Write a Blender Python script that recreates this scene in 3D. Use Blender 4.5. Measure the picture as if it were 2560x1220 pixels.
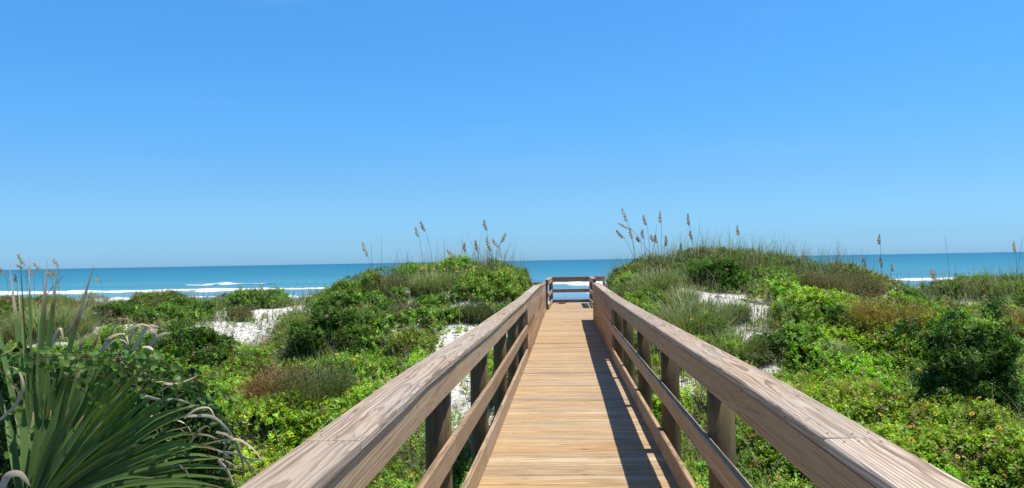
import bpy, math, random
import numpy as np
from mathutils import Vector, Matrix
R = math.radians
random.seed(7); rng = np.random.default_rng(11)
SC = bpy.context.scene
for o in list(bpy.data.objects): bpy.data.objects.remove(o)

# ---------------------------------------------------------------- camera
F, CX, CY = 2066.0, 1280.0, 610.0
ROLL, PITCH, YAW = R(1.0089), math.atan(41.9/2066), math.atan(131/2066)
CAMZ = 1.65
fwd0 = Vector((-math.sin(YAW), math.cos(YAW), 0)); right0 = Vector((math.cos(YAW), math.sin(YAW), 0))
fwd = (fwd0*math.cos(PITCH) + Vector((0, 0, 1))*math.sin(PITCH)).normalized()
up0 = right0.cross(fwd)
camr = right0*math.cos(ROLL) - up0*math.sin(ROLL)
camu = up0*math.cos(ROLL) + right0*math.sin(ROLL)
cd = bpy.data.cameras.new('camera'); cam = bpy.data.objects.new('camera', cd); SC.collection.objects.link(cam)
M3 = Matrix((camr, camu, -fwd)).transposed()
cam.matrix_world = Matrix.Translation((0, 0, CAMZ)) @ M3.to_4x4()
cd.sensor_width = 36; cd.lens = 36*F/2560; cd.clip_start = 0.05; cd.clip_end = 60000
SC.camera = cam

def ray(px, py):
    return (camr*((px-CX)/F) - camu*((py-CY)/F) + fwd)
def at(px, py, Y):
    """the world point a pixel of the photograph shows at the distance Y along the walk"""
    d = ray(px, py); k = Y/d.y
    return Vector((d.x*k, Y, CAMZ + d.z*k))

# ---------------------------------------------------------------- light
SUN_T = 0.32                        # sideways shadow length per metre of height
sdir = Vector((SUN_T, 0.035, 1.0)).normalized()
sun_el = math.asin(sdir.z); sun_az = math.atan2(sdir.x, sdir.y)
w = bpy.data.worlds.new('World'); SC.world = w; w.use_nodes = True
nt = w.node_tree; nt.nodes.clear()
sky = nt.nodes.new('ShaderNodeTexSky'); sky.sky_type = 'NISHITA'; sky.sun_disc = False
sky.sun_elevation = sun_el; sky.sun_rotation = sun_az
sky.air_density = 1.0; sky.dust_density = 0.5; sky.ozone_density = 3.0; sky.altitude = 0
hs = nt.nodes.new('ShaderNodeHueSaturation'); hs.inputs['Saturation'].default_value = 1.15
bg = nt.nodes.new('ShaderNodeBackground'); bg.inputs['Strength'].default_value = 0.12
wo = nt.nodes.new('ShaderNodeOutputWorld')
tcn = nt.nodes.new('ShaderNodeTexCoord'); sx = nt.nodes.new('ShaderNodeSeparateXYZ'); nt.links.new(tcn.outputs['Generated'], sx.inputs[0])
cr = nt.nodes.new('ShaderNodeValToRGB'); nt.links.new(sx.outputs[2], cr.inputs[0])
TINT = [(0.0, (.25, .50, .95)), (.024, (.235, .45, .81)), (.06, (.25, .45, .70)), (.097, (.27, .46, .66)), (.17, (.27, .53, .72)), (.31, (.31, .62, .79)), (.42, (.26, .48, .62)), (.8, (.17, .29, .40))]
while len(cr.color_ramp.elements) < len(TINT): cr.color_ramp.elements.new(.5)
for e, (p, c) in zip(cr.color_ramp.elements, TINT): e.position = p; e.color = (*c, 1)
ml = nt.nodes.new('ShaderNodeVectorMath'); ml.operation = 'MULTIPLY'; ms = nt.nodes.new('ShaderNodeVectorMath'); ms.operation = 'SCALE'; ms.inputs['Scale'].default_value = 2.0
nt.links.new(sky.outputs[0], hs.inputs['Color']); nt.links.new(hs.outputs[0], ml.inputs[0]); nt.links.new(cr.outputs[0], ml.inputs[1]); nt.links.new(ml.outputs[0], ms.inputs[0]); 
wn = nt.nodes.new('ShaderNodeTexNoise'); wn.inputs['Scale'].default_value = 1.0; wn.inputs['Detail'].default_value = 5; wm = nt.nodes.new('ShaderNodeVectorMath'); wm.operation = 'MULTIPLY'; wm.inputs[1].default_value = (2.2, 2.2, 14)
nt.links.new(tcn.outputs['Generated'], wm.inputs[0]); nt.links.new(wm.outputs[0], wn.inputs['Vector'])
wr = nt.nodes.new('ShaderNodeValToRGB'); nt.links.new(wn.outputs['Fac'], wr.inputs[0]); wr.color_ramp.elements[0].position = 0.58; wr.color_ramp.elements[0].color = (0, 0, 0, 1); wr.color_ramp.elements[1].position = 0.85; wr.color_ramp.elements[1].color = (.14, .14, .14, 1)
wx_ = nt.nodes.new('ShaderNodeMix'); wx_.data_type = 'RGBA'; nt.links.new(wr.outputs[0], wx_.inputs[0]); nt.links.new(ms.outputs[0], wx_.inputs[6]); wx_.inputs[7].default_value = (4.5, 6.2, 8.2, 1)
nt.links.new(wx_.outputs[2], bg.inputs['Color']); nt.links.new(bg.outputs[0], wo.inputs['Surface'])
sd = bpy.data.lights.new('sun', 'SUN'); sd.energy = 5.0; sd.angle = R(0.53); sd.color = (1.0, 0.955, 0.88)
so = bpy.data.objects.new('sun', sd); SC.collection.objects.link(so)
so.rotation_euler = sdir.to_track_quat('Z', 'Y').to_euler()
SC.view_settings.view_transform = 'Standard'; SC.view_settings.look = 'None'
SC.view_settings.exposure = 0.0; SC.view_settings.gamma = 1.0
SC.cycles.max_bounces = 6; SC.cycles.diffuse_bounces = 2; SC.cycles.transmission_bounces = 3; SC.cycles.transparent_max_bounces = 4
SC.cycles.caustics_reflective = False; SC.cycles.caustics_refractive = False

# ---------------------------------------------------------------- tagging
def tag(o, label=None, cat=None, group=None, kind=None):
    if label: o['label'] = label
    if cat: o['category'] = cat
    if group: o['group'] = group
    if kind: o['kind'] = kind
    return o
def empty(name, loc, label, cat, group=None):
    o = bpy.data.objects.new(name, None); SC.collection.objects.link(o); o.location = loc
    o.empty_display_size = 0.2
    return tag(o, label, cat, group)
def link_mesh(name, me, parent=None):
    o = bpy.data.objects.new(name, me); SC.collection.objects.link(o)
    if parent is not None:
        o.parent = parent; o.matrix_parent_inverse = Matrix.Translation(-parent.location) if parent.type == 'EMPTY' or True else Matrix()
    return o

# ---------------------------------------------------------------- materials
def newmat(name):
    m = bpy.data.materials.new(name); m.use_nodes = True
    return m, m.node_tree, m.node_tree.nodes['Principled BSDF']
def N(nt, t, **kw):
    n = nt.nodes.new(t)
    for k, v in kw.items(): setattr(n, k, v)
    return n
def math_node(nt, op, a, b=None, c=None):
    n = N(nt, 'ShaderNodeMath', operation=op)
    for i, v in enumerate((a, b, c)):
        if v is None: continue
        if isinstance(v, (int, float)): n.inputs[i].default_value = v
        else: nt.links.new(v, n.inputs[i])
    return n.outputs[0]
def ramp(nt, fac, stops, interp='LINEAR'):
    n = N(nt, 'ShaderNodeValToRGB'); cr = n.color_ramp; cr.interpolation = interp
    while len(cr.elements) < len(stops): cr.elements.new(0.5)
    for e, (p, c) in zip(cr.elements, stops):
        e.position = p; e.color = (*c, 1) if len(c) == 3 else c
    nt.links.new(fac, n.inputs[0]); return n.outputs[0]
def mixc(nt, fac, a, b, mode='MIX'):
    n = N(nt, 'ShaderNodeMix', data_type='RGBA', blend_type=mode)
    for sock, v in ((n.inputs[0], fac), (n.inputs[6], a), (n.inputs[7], b)):
        if isinstance(v, (int, float)): sock.default_value = v
        elif isinstance(v, tuple): sock.default_value = (*v, 1)
        else: nt.links.new(v, sock)
    return n.outputs[2]
def noise(nt, vec, scale, detail=3, rough=0.55, dist=0.0):
    n = N(nt, 'ShaderNodeTexNoise'); n.inputs['Scale'].default_value = scale
    n.inputs['Detail'].default_value = detail; n.inputs['Roughness'].default_value = rough; n.inputs['Distortion'].default_value = dist
    nt.links.new(vec, n.inputs['Vector']); return n.outputs['Fac']
def scaled(nt, vec, s):
    n = N(nt, 'ShaderNodeVectorMath', operation='MULTIPLY'); n.inputs[1].default_value = s
    nt.links.new(vec, n.inputs[0]); return n.outputs[0]

def wood(name, light, dark, grey, greyamt, ring=0.009, contrast=1.0, tintamt=0.35, warm=(0.40, 0.20, 0.09), streak=0.4, distort=1.0):
    m, t, b = newmat(name)
    a = N(t, 'ShaderNodeAttribute', attribute_name='wc').outputs['Vector']
    tint = N(t, 'ShaderNodeAttribute', attribute_name='bt').outputs['Fac']
    sep = N(t, 'ShaderNodeSeparateXYZ'); t.links.new(a, sep.inputs[0])
    big = noise(t, scaled(t, a, (0.55, 7, 7)), 1.0, 2)
    big2 = noise(t, scaled(t, a, (1.3, 7, 7)), 1.0, 2, dist=0.3)
    yy = math_node(t, 'ADD', sep.outputs[1], math_node(t, 'MULTIPLY', math_node(t, 'SUBTRACT', big, 0.5), 0.045*distort))
    zz = math_node(t, 'ADD', sep.outputs[2], math_node(t, 'MULTIPLY', math_node(t, 'SUBTRACT', big2, 0.5), 0.025*distort))
    rr = math_node(t, 'SQRT', math_node(t, 'ADD', math_node(t, 'MULTIPLY', yy, yy), math_node(t, 'MULTIPLY', zz, zz)))
    saw = math_node(t, 'FRACT', math_node(t, 'DIVIDE', rr, ring))
    fib = noise(t, scaled(t, a, (4, 170, 170)), 1.0, 3, 0.65)
    fib2 = noise(t, scaled(t, a, (1.4, 38, 38)), 1.0, 3, 0.6)
    ringc = ramp(t, saw, [(0.0, light), (0.45, tuple(l*0.93 for l in light)), (0.80, dark), (0.93, tuple(d*0.85 for d in dark)), (1.0, light)])
    col = mixc(t, 0.75*contrast, light, ringc)
    col = mixc(t, math_node(t, 'MULTIPLY', ramp(t, fib, [(0.4, (0, 0, 0)), (0.62, (1, 1, 1))]), 0.5), col, dark)
    wz = ramp(t, noise(t, scaled(t, a, (0.8, 3.5, 3.5)), 1.0, 3), [(0.35, (0, 0, 0)), (0.72, (1, 1, 1))])
    col = mixc(t, math_node(t, 'MULTIPLY', wz, greyamt), col, grey)
    # per board tint
    tw = ramp(t, tint, [(0, (0.62, 0.53, 0.46)), (0.25, (0.86, 0.80, 0.74)), (0.5, (1, 0.98, 0.96)), (0.75, (1.0, 0.88, 0.70)), (1, (1.22, 1.24, 1.26))])
    col = mixc(t, tintamt*2 if tintamt < .5 else 1.0, col, mixc(t, 1.0, col, tw, 'MULTIPLY'))
    # dark weather streaks and knots
    st = ramp(t, fib2, [(0.52, (0, 0, 0)), (0.70, (1, 1, 1))])
    col = mixc(t, math_node(t, 'MULTIPLY', st, streak), col, tuple(d*0.6 for d in dark))
    ck = noise(t, scaled(t, a, (0.9, 30, 30)), 1.0, 4, 0.6)
    ckm = ramp(t, math_node(t, 'ABSOLUTE', math_node(t, 'SUBTRACT', ck, 0.47)), [(0.004, (1, 1, 1)), (0.016, (0, 0, 0))])
    ckm = math_node(t, 'MULTIPLY', ckm, ramp(t, noise(t, scaled(t, a, (1.1, 5, 5)), 1.0, 2), [(0.48, (0, 0, 0)), (0.60, (1, 1, 1))]))
    col = mixc(t, math_node(t, 'MULTIPLY', ckm, 0.75), col, tuple(d*0.35 for d in dark))
    v = N(t, 'ShaderNodeTexVoronoi'); v.inputs['Scale'].default_value = 1.0; t.links.new(scaled(t, a, (2.6, 9, 9)), v.inputs['Vector'])
    kn = ramp(t, v.outputs['Distance'], [(0.045, (1, 1, 1)), (0.10, (0, 0, 0))])
    col = mixc(t, math_node(t, 'MULTIPLY', kn, 0.8), col, tuple(w_*0.5 for w_ in warm))
    t.links.new(col, b.inputs['Base Color']); b.inputs['Roughness'].default_value = 0.72; b.inputs['Specular IOR Level'].default_value = 0.25
    bm_ = N(t, 'ShaderNodeBump'); bm_.inputs['Strength'].default_value = 0.35; bm_.inputs['Distance'].default_value = 0.002
    hsum = math_node(t, 'SUBTRACT', math_node(t, 'MULTIPLY', fib, 0.6), math_node(t, 'MULTIPLY', math_node(t, 'GREATER_THAN', saw, 0.75), 0.35))
    t.links.new(hsum, bm_.inputs['Height']); t.links.new(bm_.outputs[0], b.inputs['Normal'])
    return m
WOOD_DECK = wood('deck_timber', (0.71, 0.535, 0.32), (0.34, 0.21, 0.10), (0.59, 0.49, 0.36), 0.45, ring=0.012, contrast=1.0, tintamt=0.5, streak=0.9)
WOOD_CAP = wood('weathered_cap_timber', (0.66, 0.525, 0.385), (0.21, 0.13, 0.08), (0.52, 0.475, 0.42), 0.6, ring=0.0095, contrast=1.0, tintamt=0.45, streak=0.5, distort=1.15)
WOOD_SIDE = wood('rail_timber', (0.62, 0.455, 0.275), (0.30, 0.18, 0.095), (0.50, 0.43, 0.32), 0.45, ring=0.012, contrast=1.2, tintamt=0.4)
WOOD_POST = wood('treated_pile_timber', (0.20, 0.135, 0.062), (0.07, 0.048, 0.022), (0.16, 0.14, 0.075), 0.6, ring=0.018, contrast=0.7)
WOOD_PANEL = wood('panel_timber', (0.60, 0.42, 0.26), (0.33, 0.20, 0.11), (0.50, 0.40, 0.30), 0.4, ring=0.016, contrast=0.7, tintamt=0.5)
WOOD_FAR = wood('red_brown_timber', (0.52, 0.27, 0.13), (0.26, 0.125, 0.06), (0.36, 0.25, 0.16), 0.3, ring=0.012, contrast=0.7)

def leafmat(name, trans=0.35, rough=0.5, spec=0.4, tcol=(1.25, 1.35, 0.45)):
    m, t, b = newmat(name)
    c = N(t, 'ShaderNodeAttribute', attribute_name='col').outputs['Color']
    t.links.new(c, b.inputs['Base Color']); b.inputs['Roughness'].default_value = rough; b.inputs['Specular IOR Level'].default_value = spec
    tr = N(t, 'ShaderNodeBsdfTranslucent'); tc = mixc(t, 1.0, c, tcol, 'MULTIPLY'); t.links.new(tc, tr.inputs['Color'])
    mx = N(t, 'ShaderNodeMixShader'); mx.inputs[0].default_value = trans
    t.links.new(b.outputs[0], mx.inputs[1]); t.links.new(tr.outputs[0], mx.inputs[2])
    out = [n for n in t.nodes if n.type == 'OUTPUT_MATERIAL'][0]
    t.links.new(mx.outputs[0], out.inputs['Surface'])
    return m
LEAF = leafmat('soft_green_leaf', 0.33, 0.45, 0.4)
GLOSSY = leafmat('waxy_green_leaf', 0.28, 0.45, 0.3)
GRASS = leafmat('grass_blade', 0.30, 0.5, 0.35, (1.1, 1.15, 0.6))
PALM = leafmat('palm_blade', 0.22, 0.5, 0.22, (1.2, 1.3, 0.4))
DRY = leafmat('dry_plant_matter', 0.25, 0.8, 0.1, (1, 0.95, 0.8))
def plain(name, col, rough=0.7, spec=0.3):
    m, t, b = newmat(name); b.inputs['Base Color'].default_value = (*col, 1); b.inputs['Roughness'].default_value = rough
    b.inputs['Specular IOR Level'].default_value = spec; return m
def speckled(name, c1, c2, scale, rough=0.8):
    m, t, b = newmat(name); g = N(t, 'ShaderNodeNewGeometry').outputs['Position']
    t.links.new(mixc(t, noise(t, g, scale, 4), c1, c2), b.inputs['Base Color']); b.inputs['Roughness'].default_value = rough
    return m
OAT = leafmat('sea_oat_spikelet', 0.5, 0.7, 0.1, (1.1, 1.0, 0.8))
BARK = speckled('grey_brown_bark', (0.10, 0.075, 0.05), (0.22, 0.17, 0.13), 30)
PETAL = speckled('golden_petal', (0.85, 0.46, 0.02), (0.90, 0.60, 0.03), 40, 0.6)
DISC = speckled('dark_flower_disc', (0.10, 0.035, 0.015), (0.22, 0.08, 0.02), 300)
SCREW = plain('dark_screw_head', (0.06, 0.055, 0.05), 0.5)
SOLE = speckled('dark_rubber_sole', (0.012, 0.010, 0.009), (0.03, 0.022, 0.018), 60, 0.6)
STRAP = speckled('brown_leather_strap', (0.10, 0.055, 0.03), (0.17, 0.10, 0.055), 60, 0.6)

# ---------------------------------------------------------------- noise for shaping
_tab = rng.random((256, 256))
def vn(x, y, s=1.0, seed=0):
    x = np.asarray(x, float)/s + seed*17.3; y = np.asarray(y, float)/s + seed*9.7
    xi = np.floor(x).astype(int); yi = np.floor(y).astype(int); fx = x-xi; fy = y-yi
    fx = fx*fx*(3-2*fx); fy = fy*fy*(3-2*fy)
    g = lambda a, b: _tab[a % 256, b % 256]
    return (g(xi, yi)*(1-fx)+g(xi+1, yi)*fx)*(1-fy) + (g(xi, yi+1)*(1-fx)+g(xi+1, yi+1)*fx)*fy
def fbm(x, y, s, seed=0): return 0.55*vn(x, y, s, seed)+0.3*vn(x, y, s/2.1, seed+1)+0.15*vn(x, y, s/4.3, seed+2)
def sst(a, b, x):
    t = np.clip((np.asarray(x, float)-a)/(b-a), 0, 1); return t*t*(3-2*t)

# ---------------------------------------------------------------- terrain
def deckz(y): return np.interp(y, [-1, 4, 6, 9.8, 14, 40], [0, 0, -0.03, -0.07, -0.10, -0.11])
CRX = [-80, -15, -12, -10.2, -8.6, -7.1, -6, -4.4, -2.2, -1.1, 0.06, 1.2, 2, 3.6, 5.2, 6.8, 7.9, 8.9, 10, 11, 12.2, 20, 80]
CRZ = [0.2, 0.40, 0.42, 0.42, 0.50, 0.50, 0.80, 1.12, 1.20, 0.85, 0.3, 0.6, 1.0, 1.28, 1.32, 1.02, 0.66, 0.34, 0.35, 0.5, 0.5, 0.4, 0.2]
def ground(x, y):
    x = np.asarray(x, float); y = np.asarray(y, float)
    base = -1.15 + 0.0*x
    cz = np.interp(x, CRX, CRZ)
    t = sst(7.5, 22, y)
    z = base + (cz-base)*t
    z = z + (fbm(x, y, 5.0, 3)-0.5)*0.75*sst(26, 18, y) + (fbm(x, y, 1.6, 5)-0.5)*0.22*sst(30, 22, y)
    back = sst(22, 46, y)
    z = np.where(y > 22, z*(1-back) + (-3.4)*back, z)
    far = np.interp(y, [46, 128, 140, 220, 400], [-3.4, -4.28, -4.40, -5.5, -9])
    z = np.where(y > 46, far, z)
    z = z + (vn(x, y, 9, 8)-0.5)*0.25*sst(46, 60, y)*sst(128, 110, y)
    # the cut the walk runs through
    d = np.abs(x-0.06)
    cut = deckz(y) - 0.36 + 0*x
    wide = np.where((y > 14.8) & (y < 29.5), 1.22, 2.6)
    k = sst(0.86, 1.0, (d-0.0)/wide*0+ (d-0.80)/(wide-0.80)*0.14+0.86)
    z = np.where(z > cut, cut*(1-k) + z*k, z)
    return z
def hit(px, py, y0=2.5, y1=60):
    """where the ray through a pixel meets the dune"""
    d = ray(px, py); ys = np.arange(y0, y1, 0.05)
    xs = d.x/d.y*ys; zs = CAMZ + d.z/d.y*ys
    g = ground(xs, ys); idx = np.nonzero(zs < g)[0]
    i = idx[0] if len(idx) else int(np.argmin(zs-g))
    return Vector((xs[i], ys[i], g[i]))

# bare sand patches: (px, py, rx px, ry px)
PATCH = [(640, 815, 115, 62), (1040, 790, 70, 34), (1140, 900, 60, 60), (985, 985, 60, 26), (600, 770, 45, 22), (480, 795, 60, 14), (1090, 765, 110, 34), (1170, 800, 60, 40), (1130, 850, 45, 30), (1040, 880, 50, 30),
         (1150, 960, 60, 90), (1100, 1010, 45, 70), (1180, 1060, 50, 60), (980, 970, 55, 30), (130, 860, 160, 45), (250, 800, 60, 16), (360, 830, 60, 16),
         (1790, 750, 110, 38), (1850, 790, 60, 40), (1890, 880, 50, 60), (1920, 850, 60, 20), (1700, 735, 50, 25), (2330, 772, 150, 32), (2480, 768, 110, 34), (1060, 752, 80, 30), (1200, 850, 70, 40), (1260, 780, 60, 24), (1000, 735, 40, 14), (60, 880, 110, 40), (2180, 745, 80, 10),
         (2010, 690, 30, 8), (1735, 965, 45, 28), (270, 765, 70, 12)]
_patch = []
for (px, py, rx, ry) in PATCH:
    c = hit(px, py); a = hit(px+rx, py); b = hit(px, py-ry); e = hit(px, py+ry)
    _patch.append((c.x, (b.y+e.y)/2, 1.08*max(0.35, abs(a.x-c.x)), 1.15*max(1.0 if py < 800 else 0.5, abs(b.y-e.y)/2)))
def bare(x, y):
    """0 = full plants, 1 = bare sand"""
    x = np.asarray(x, float); y = np.asarray(y, float); m = np.full(x.shape, -1.0)
    for (cx, cy, rx, ry) in _patch:
        m = np.maximum(m, 1.15-np.sqrt(((x-cx)/rx)**2+((y-cy)/ry)**2))
    m = m + (fbm(x, y, 1.1, 21)-0.5)*1.5
    return sst(-0.16, 0.36, m)

def sheet(name, xs, ys, zf, mat):
    X, Y = np.meshgrid(xs, ys); Z = zf(X, Y)
    v = np.stack([X.ravel(), Y.ravel(), Z.ravel()], 1); nx, ny = len(xs), len(ys)
    i = (np.arange(ny-1)[:, None]*nx + np.arange(nx-1)[None, :]).ravel()
    f = np.stack([i, i+1, i+1+nx, i+nx], 1)
    me = mesh_np(name, v, f); me.materials.append(mat)
    me.polygons.foreach_set('use_smooth', np.ones(len(f), bool))
    return me, X.ravel(), Y.ravel()
def mesh_np(name, v, f, cols=None):
    v = np.ascontiguousarray(v, dtype=np.float32); f = np.ascontiguousarray(f, dtype=np.int32)
    me = bpy.data.meshes.new(name); nf, k = f.shape
    me.vertices.add(len(v)); me.vertices.foreach_set('co', v.ravel())
    me.loops.add(nf*k); me.loops.foreach_set('vertex_index', f.ravel())
    me.polygons.add(nf); me.polygons.foreach_set('loop_start', np.arange(0, nf*k, k, dtype=np.int32)); me.polygons.foreach_set('loop_total', np.full(nf, k, dtype=np.int32))
    if cols is not None:
        a = me.attributes.new('col', 'FLOAT_COLOR', 'POINT')
        a.data.foreach_set('color', np.concatenate([cols, np.ones((len(cols), 1))], 1).astype(np.float32).ravel())
    me.update(); return me

# sand
m_sand, t, b = newmat('white_dune_sand')
g = N(t, 'ShaderNodeNewGeometry').outputs['Position']
n1 = noise(t, g, 0.8, 4); n2 = noise(t, g, 14, 5, 0.7); n3 = noise(t, g, 90, 3)
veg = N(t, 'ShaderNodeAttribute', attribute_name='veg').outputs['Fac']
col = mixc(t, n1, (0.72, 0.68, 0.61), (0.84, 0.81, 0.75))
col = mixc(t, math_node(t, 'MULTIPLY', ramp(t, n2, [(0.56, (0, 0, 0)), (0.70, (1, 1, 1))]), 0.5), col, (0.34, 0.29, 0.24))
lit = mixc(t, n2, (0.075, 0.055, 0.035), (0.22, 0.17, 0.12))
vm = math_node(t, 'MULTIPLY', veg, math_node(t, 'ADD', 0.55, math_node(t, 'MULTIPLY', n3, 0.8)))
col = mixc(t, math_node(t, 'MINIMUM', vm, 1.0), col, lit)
spy = N(t, 'ShaderNodeSeparateXYZ'); t.links.new(g, spy.inputs[0])
wet = ramp(t, math_node(t, 'ADD', math_node(t, 'DIVIDE', spy.outputs[1], 200.0), math_node(t, 'MULTIPLY', math_node(t, 'SUBTRACT', noise(t, scaled(t, g, (0.02, 0.1, 1)), 1.0, 3), 0.5), 0.06)), [(0.54, (0, 0, 0)), (0.60, (1, 1, 1))])
col = mixc(t, wet, col, (0.16, 0.26, 0.34))  # damp darkening, plus the blue of reflected sky put into the colour
t.links.new(col, b.inputs['Base Color']); t.links.new(math_node(t, 'SUBTRACT', 0.95, math_node(t, 'MULTIPLY', wet, 0.6)), b.inputs['Roughness']); b.inputs['Specular IOR Level'].default_value = 0.25
bp = N(t, 'ShaderNodeBump'); bp.inputs['Strength'].default_value = 0.8; bp.inputs['Distance'].default_value = 0.04
t.links.new(math_node(t, 'ADD', n2, math_node(t, 'MULTIPLY', n3, 0.25)), bp.inputs['Height']); t.links.new(bp.outputs[0], b.inputs['Normal'])
xs = np.concatenate([[-3000, -1200, -500, -250, -120, -80, -60, -45, -35], np.arange(-28, 24, 0.16), [26, 30, 36, 45, 60, 80, 120, 250, 500, 1200, 3000]])
ys = np.concatenate([[-1500, -400, -120, -50, -25, -12, -6, -3], np.arange(-1, 34, 0.16), np.arange(34.5, 60, 1.0), [64, 70, 78, 88, 100, 112, 124, 134, 145, 160, 180, 220, 300, 400]])
me, GX, GY = sheet('ground', xs, ys, ground, m_sand)
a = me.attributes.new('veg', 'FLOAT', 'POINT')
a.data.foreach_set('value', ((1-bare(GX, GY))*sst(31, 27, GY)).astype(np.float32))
tag(link_mesh('ground', me), 'white quartz sand of the dunes and beach with dark leaf litter between plants', 'sand', kind='structure')

# sea
m_sea, t, b = newmat('turquoise_sea_water')
g = N(t, 'ShaderNodeNewGeometry').outputs['Position']
sp = N(t, 'ShaderNodeSeparateXYZ'); t.links.new(g, sp.inputs[0])
inv = math_node(t, 'DIVIDE', 100.0, math_node(t, 'MAXIMUM', sp.outputs[1], 20.0))      # nearness to shore
dcol = ramp(t, inv, [(0.0, (0.012, 0.130, 0.215)), (0.05, (0.018, 0.170, 0.245)), (0.16, (0.030, 0.215, 0.285)), (0.36, (0.07, 0.28, 0.35)), (0.52, (0.10, 0.30, 0.38)), (0.62, (0.16, 0.37, 0.47)), (0.78, (0.26, 0.42, 0.50))])  # palest near-shore stops put the sky reflected in wet sand into the colour
s1 = noise(t, scaled(t, g, (0.004, 0.02, 1)), 1.0, 4, 0.6); s2 = noise(t, scaled(t, g, (0.05, 0.35, 1)), 1.0, 3, 0.6)
dcol = mixc(t, math_node(t, 'MULTIPLY', ramp(t, s1, [(0.4, (0, 0, 0)), (0.7, (1, 1, 1))]), 0.35), dcol, (0.012, 0.10, 0.19))
dcol = mixc(t, math_node(t, 'MULTIPLY', ramp(t, s2, [(0.5, (0, 0, 0)), (0.8, (1, 1, 1))]), 0.4), dcol, (0.03, 0.20, 0.26))
t.links.new(dcol, b.inputs['Base Color']); b.inputs['Roughness'].default_value = 0.38; b.inputs['Specular IOR Level'].default_value = 0.22
bp = N(t, 'ShaderNodeBump'); bp.inputs['Strength'].default_value = 0.5; bp.inputs['Distance'].default_value = 0.5
t.links.new(math_node(t, 'ADD', s2, noise(t, scaled(t, g, (0.3, 1.2, 1)), 1.0, 3)), bp.inputs['Height']); t.links.new(bp.outputs[0], b.inputs['Normal'])
SEAZ = -4.35
WAV = [(186, 7.0, 0.55, 0.9), (244, 4.0, 0.5, 0.8), (163, 5, 0.08, 0.15), (150, 4, 0.05, 0.1), (330, 9, 0.3, 0.3), (460, 14, 0.3, 0.3)]
def wavez(x, y):
    z = np.full(np.shape(x), SEAZ)
    for i, (yc, wd, h, s) in enumerate(WAV):
        c = yc + (fbm(x, np.zeros_like(x), 60, 30+i)-0.5)*16
        amp = h*(0.55+0.9*vn(x, np.zeros_like(x), 45, 40+i))
        dd = (y-c)/wd
        z = z + amp*np.exp(-np.where(dd < 0, dd*1.8, dd*0.8)**2)
    z = z + (fbm(x, y, 7, 50)-0.5)*0.12
    return np.where(y > 800, SEAZ, z)
xs = np.concatenate([[-40000, -12000, -4000, -1500, -700], np.arange(-300, 260, 2.5), [500, 1200, 4000, 12000, 40000]])
ys = np.concatenate([np.arange(120, 280, 0.9), np.arange(282, 520, 4), [560, 640, 760, 900, 1200, 2000, 4000, 9000, 20000, 45000]])
me, _, _ = sheet('sea', xs, ys, wavez, m_sea)
tag(link_mesh('sea', me), 'calm turquoise sea reaching the horizon', 'sea', kind='structure')
# surf foam riding on the breaking waves
m_foam, t, b = newmat('white_surf_foam')
g = N(t, 'ShaderNodeNewGeometry').outputs['Position']
t.links.new(mixc(t, noise(t, scaled(t, g, (0.6, 1.0, 1)), 1.0, 4), (0.72, 0.76, 0.78), (0.92, 0.93, 0.93)), b.inputs['Base Color']); b.inputs['Roughness'].default_value = 0.8
def foam(name, yc, i, x0, x1, w0, thr, label):
    X = np.arange(x0, x1, 0.7); zero = np.zeros_like(X)
    c = yc + (fbm(X, zero, 60, 30+i)-0.5)*16 - 1.2
    wd = w0*(fbm(X, zero, 9, 60+i)*1.5+0.15) * sst(thr, thr+0.10, fbm(X, zero+3, 34, 70+i))
    wd = wd + 0.0
    rows = np.linspace(-1, 1, 9); V = []
    for r in rows:
        jag = ((vn(X, zero+r*5, 2.2, 80+i)-0.5)*1.4 + (vn(X, zero+r*3, 6.0, 85+i)-0.5)*3.0)*wd/w0
        yy = c + r*wd*0.5 + jag
        zz = wavez(X, yy) + 0.03 + 0.35*(1-r*r)*wd/w0*(0.4+0.8*vn(X, yy, 1.5, 90))
        V.append(np.stack([X, yy, np.where(wd < 0.25, SEAZ-0.5, zz)], 1))
    v = np.concatenate(V); nx = len(X)
    idx = (np.arange(8)[:, None]*nx+np.arange(nx-1)[None, :]).ravel()
    me = mesh_np(name, v, np.stack([idx, idx+1, idx+1+nx, idx+nx], 1)); me.materials.append(m_foam)
    tag(link_mesh(name, me), label, 'surf', kind='structure')
foam('surf', 186, 0, -260, 220, 4.6, -0.1, 'long band of white broken surf nearest the beach')
foam('surf', 244, 1, -260, 220, 1.4, 0.66, 'thin broken crest of foam on the swell further out')
foam('surf', 150, 3, -200, 200, 3, 0.42, 'thin lacy foam edge washing over the wet sand')

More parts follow.
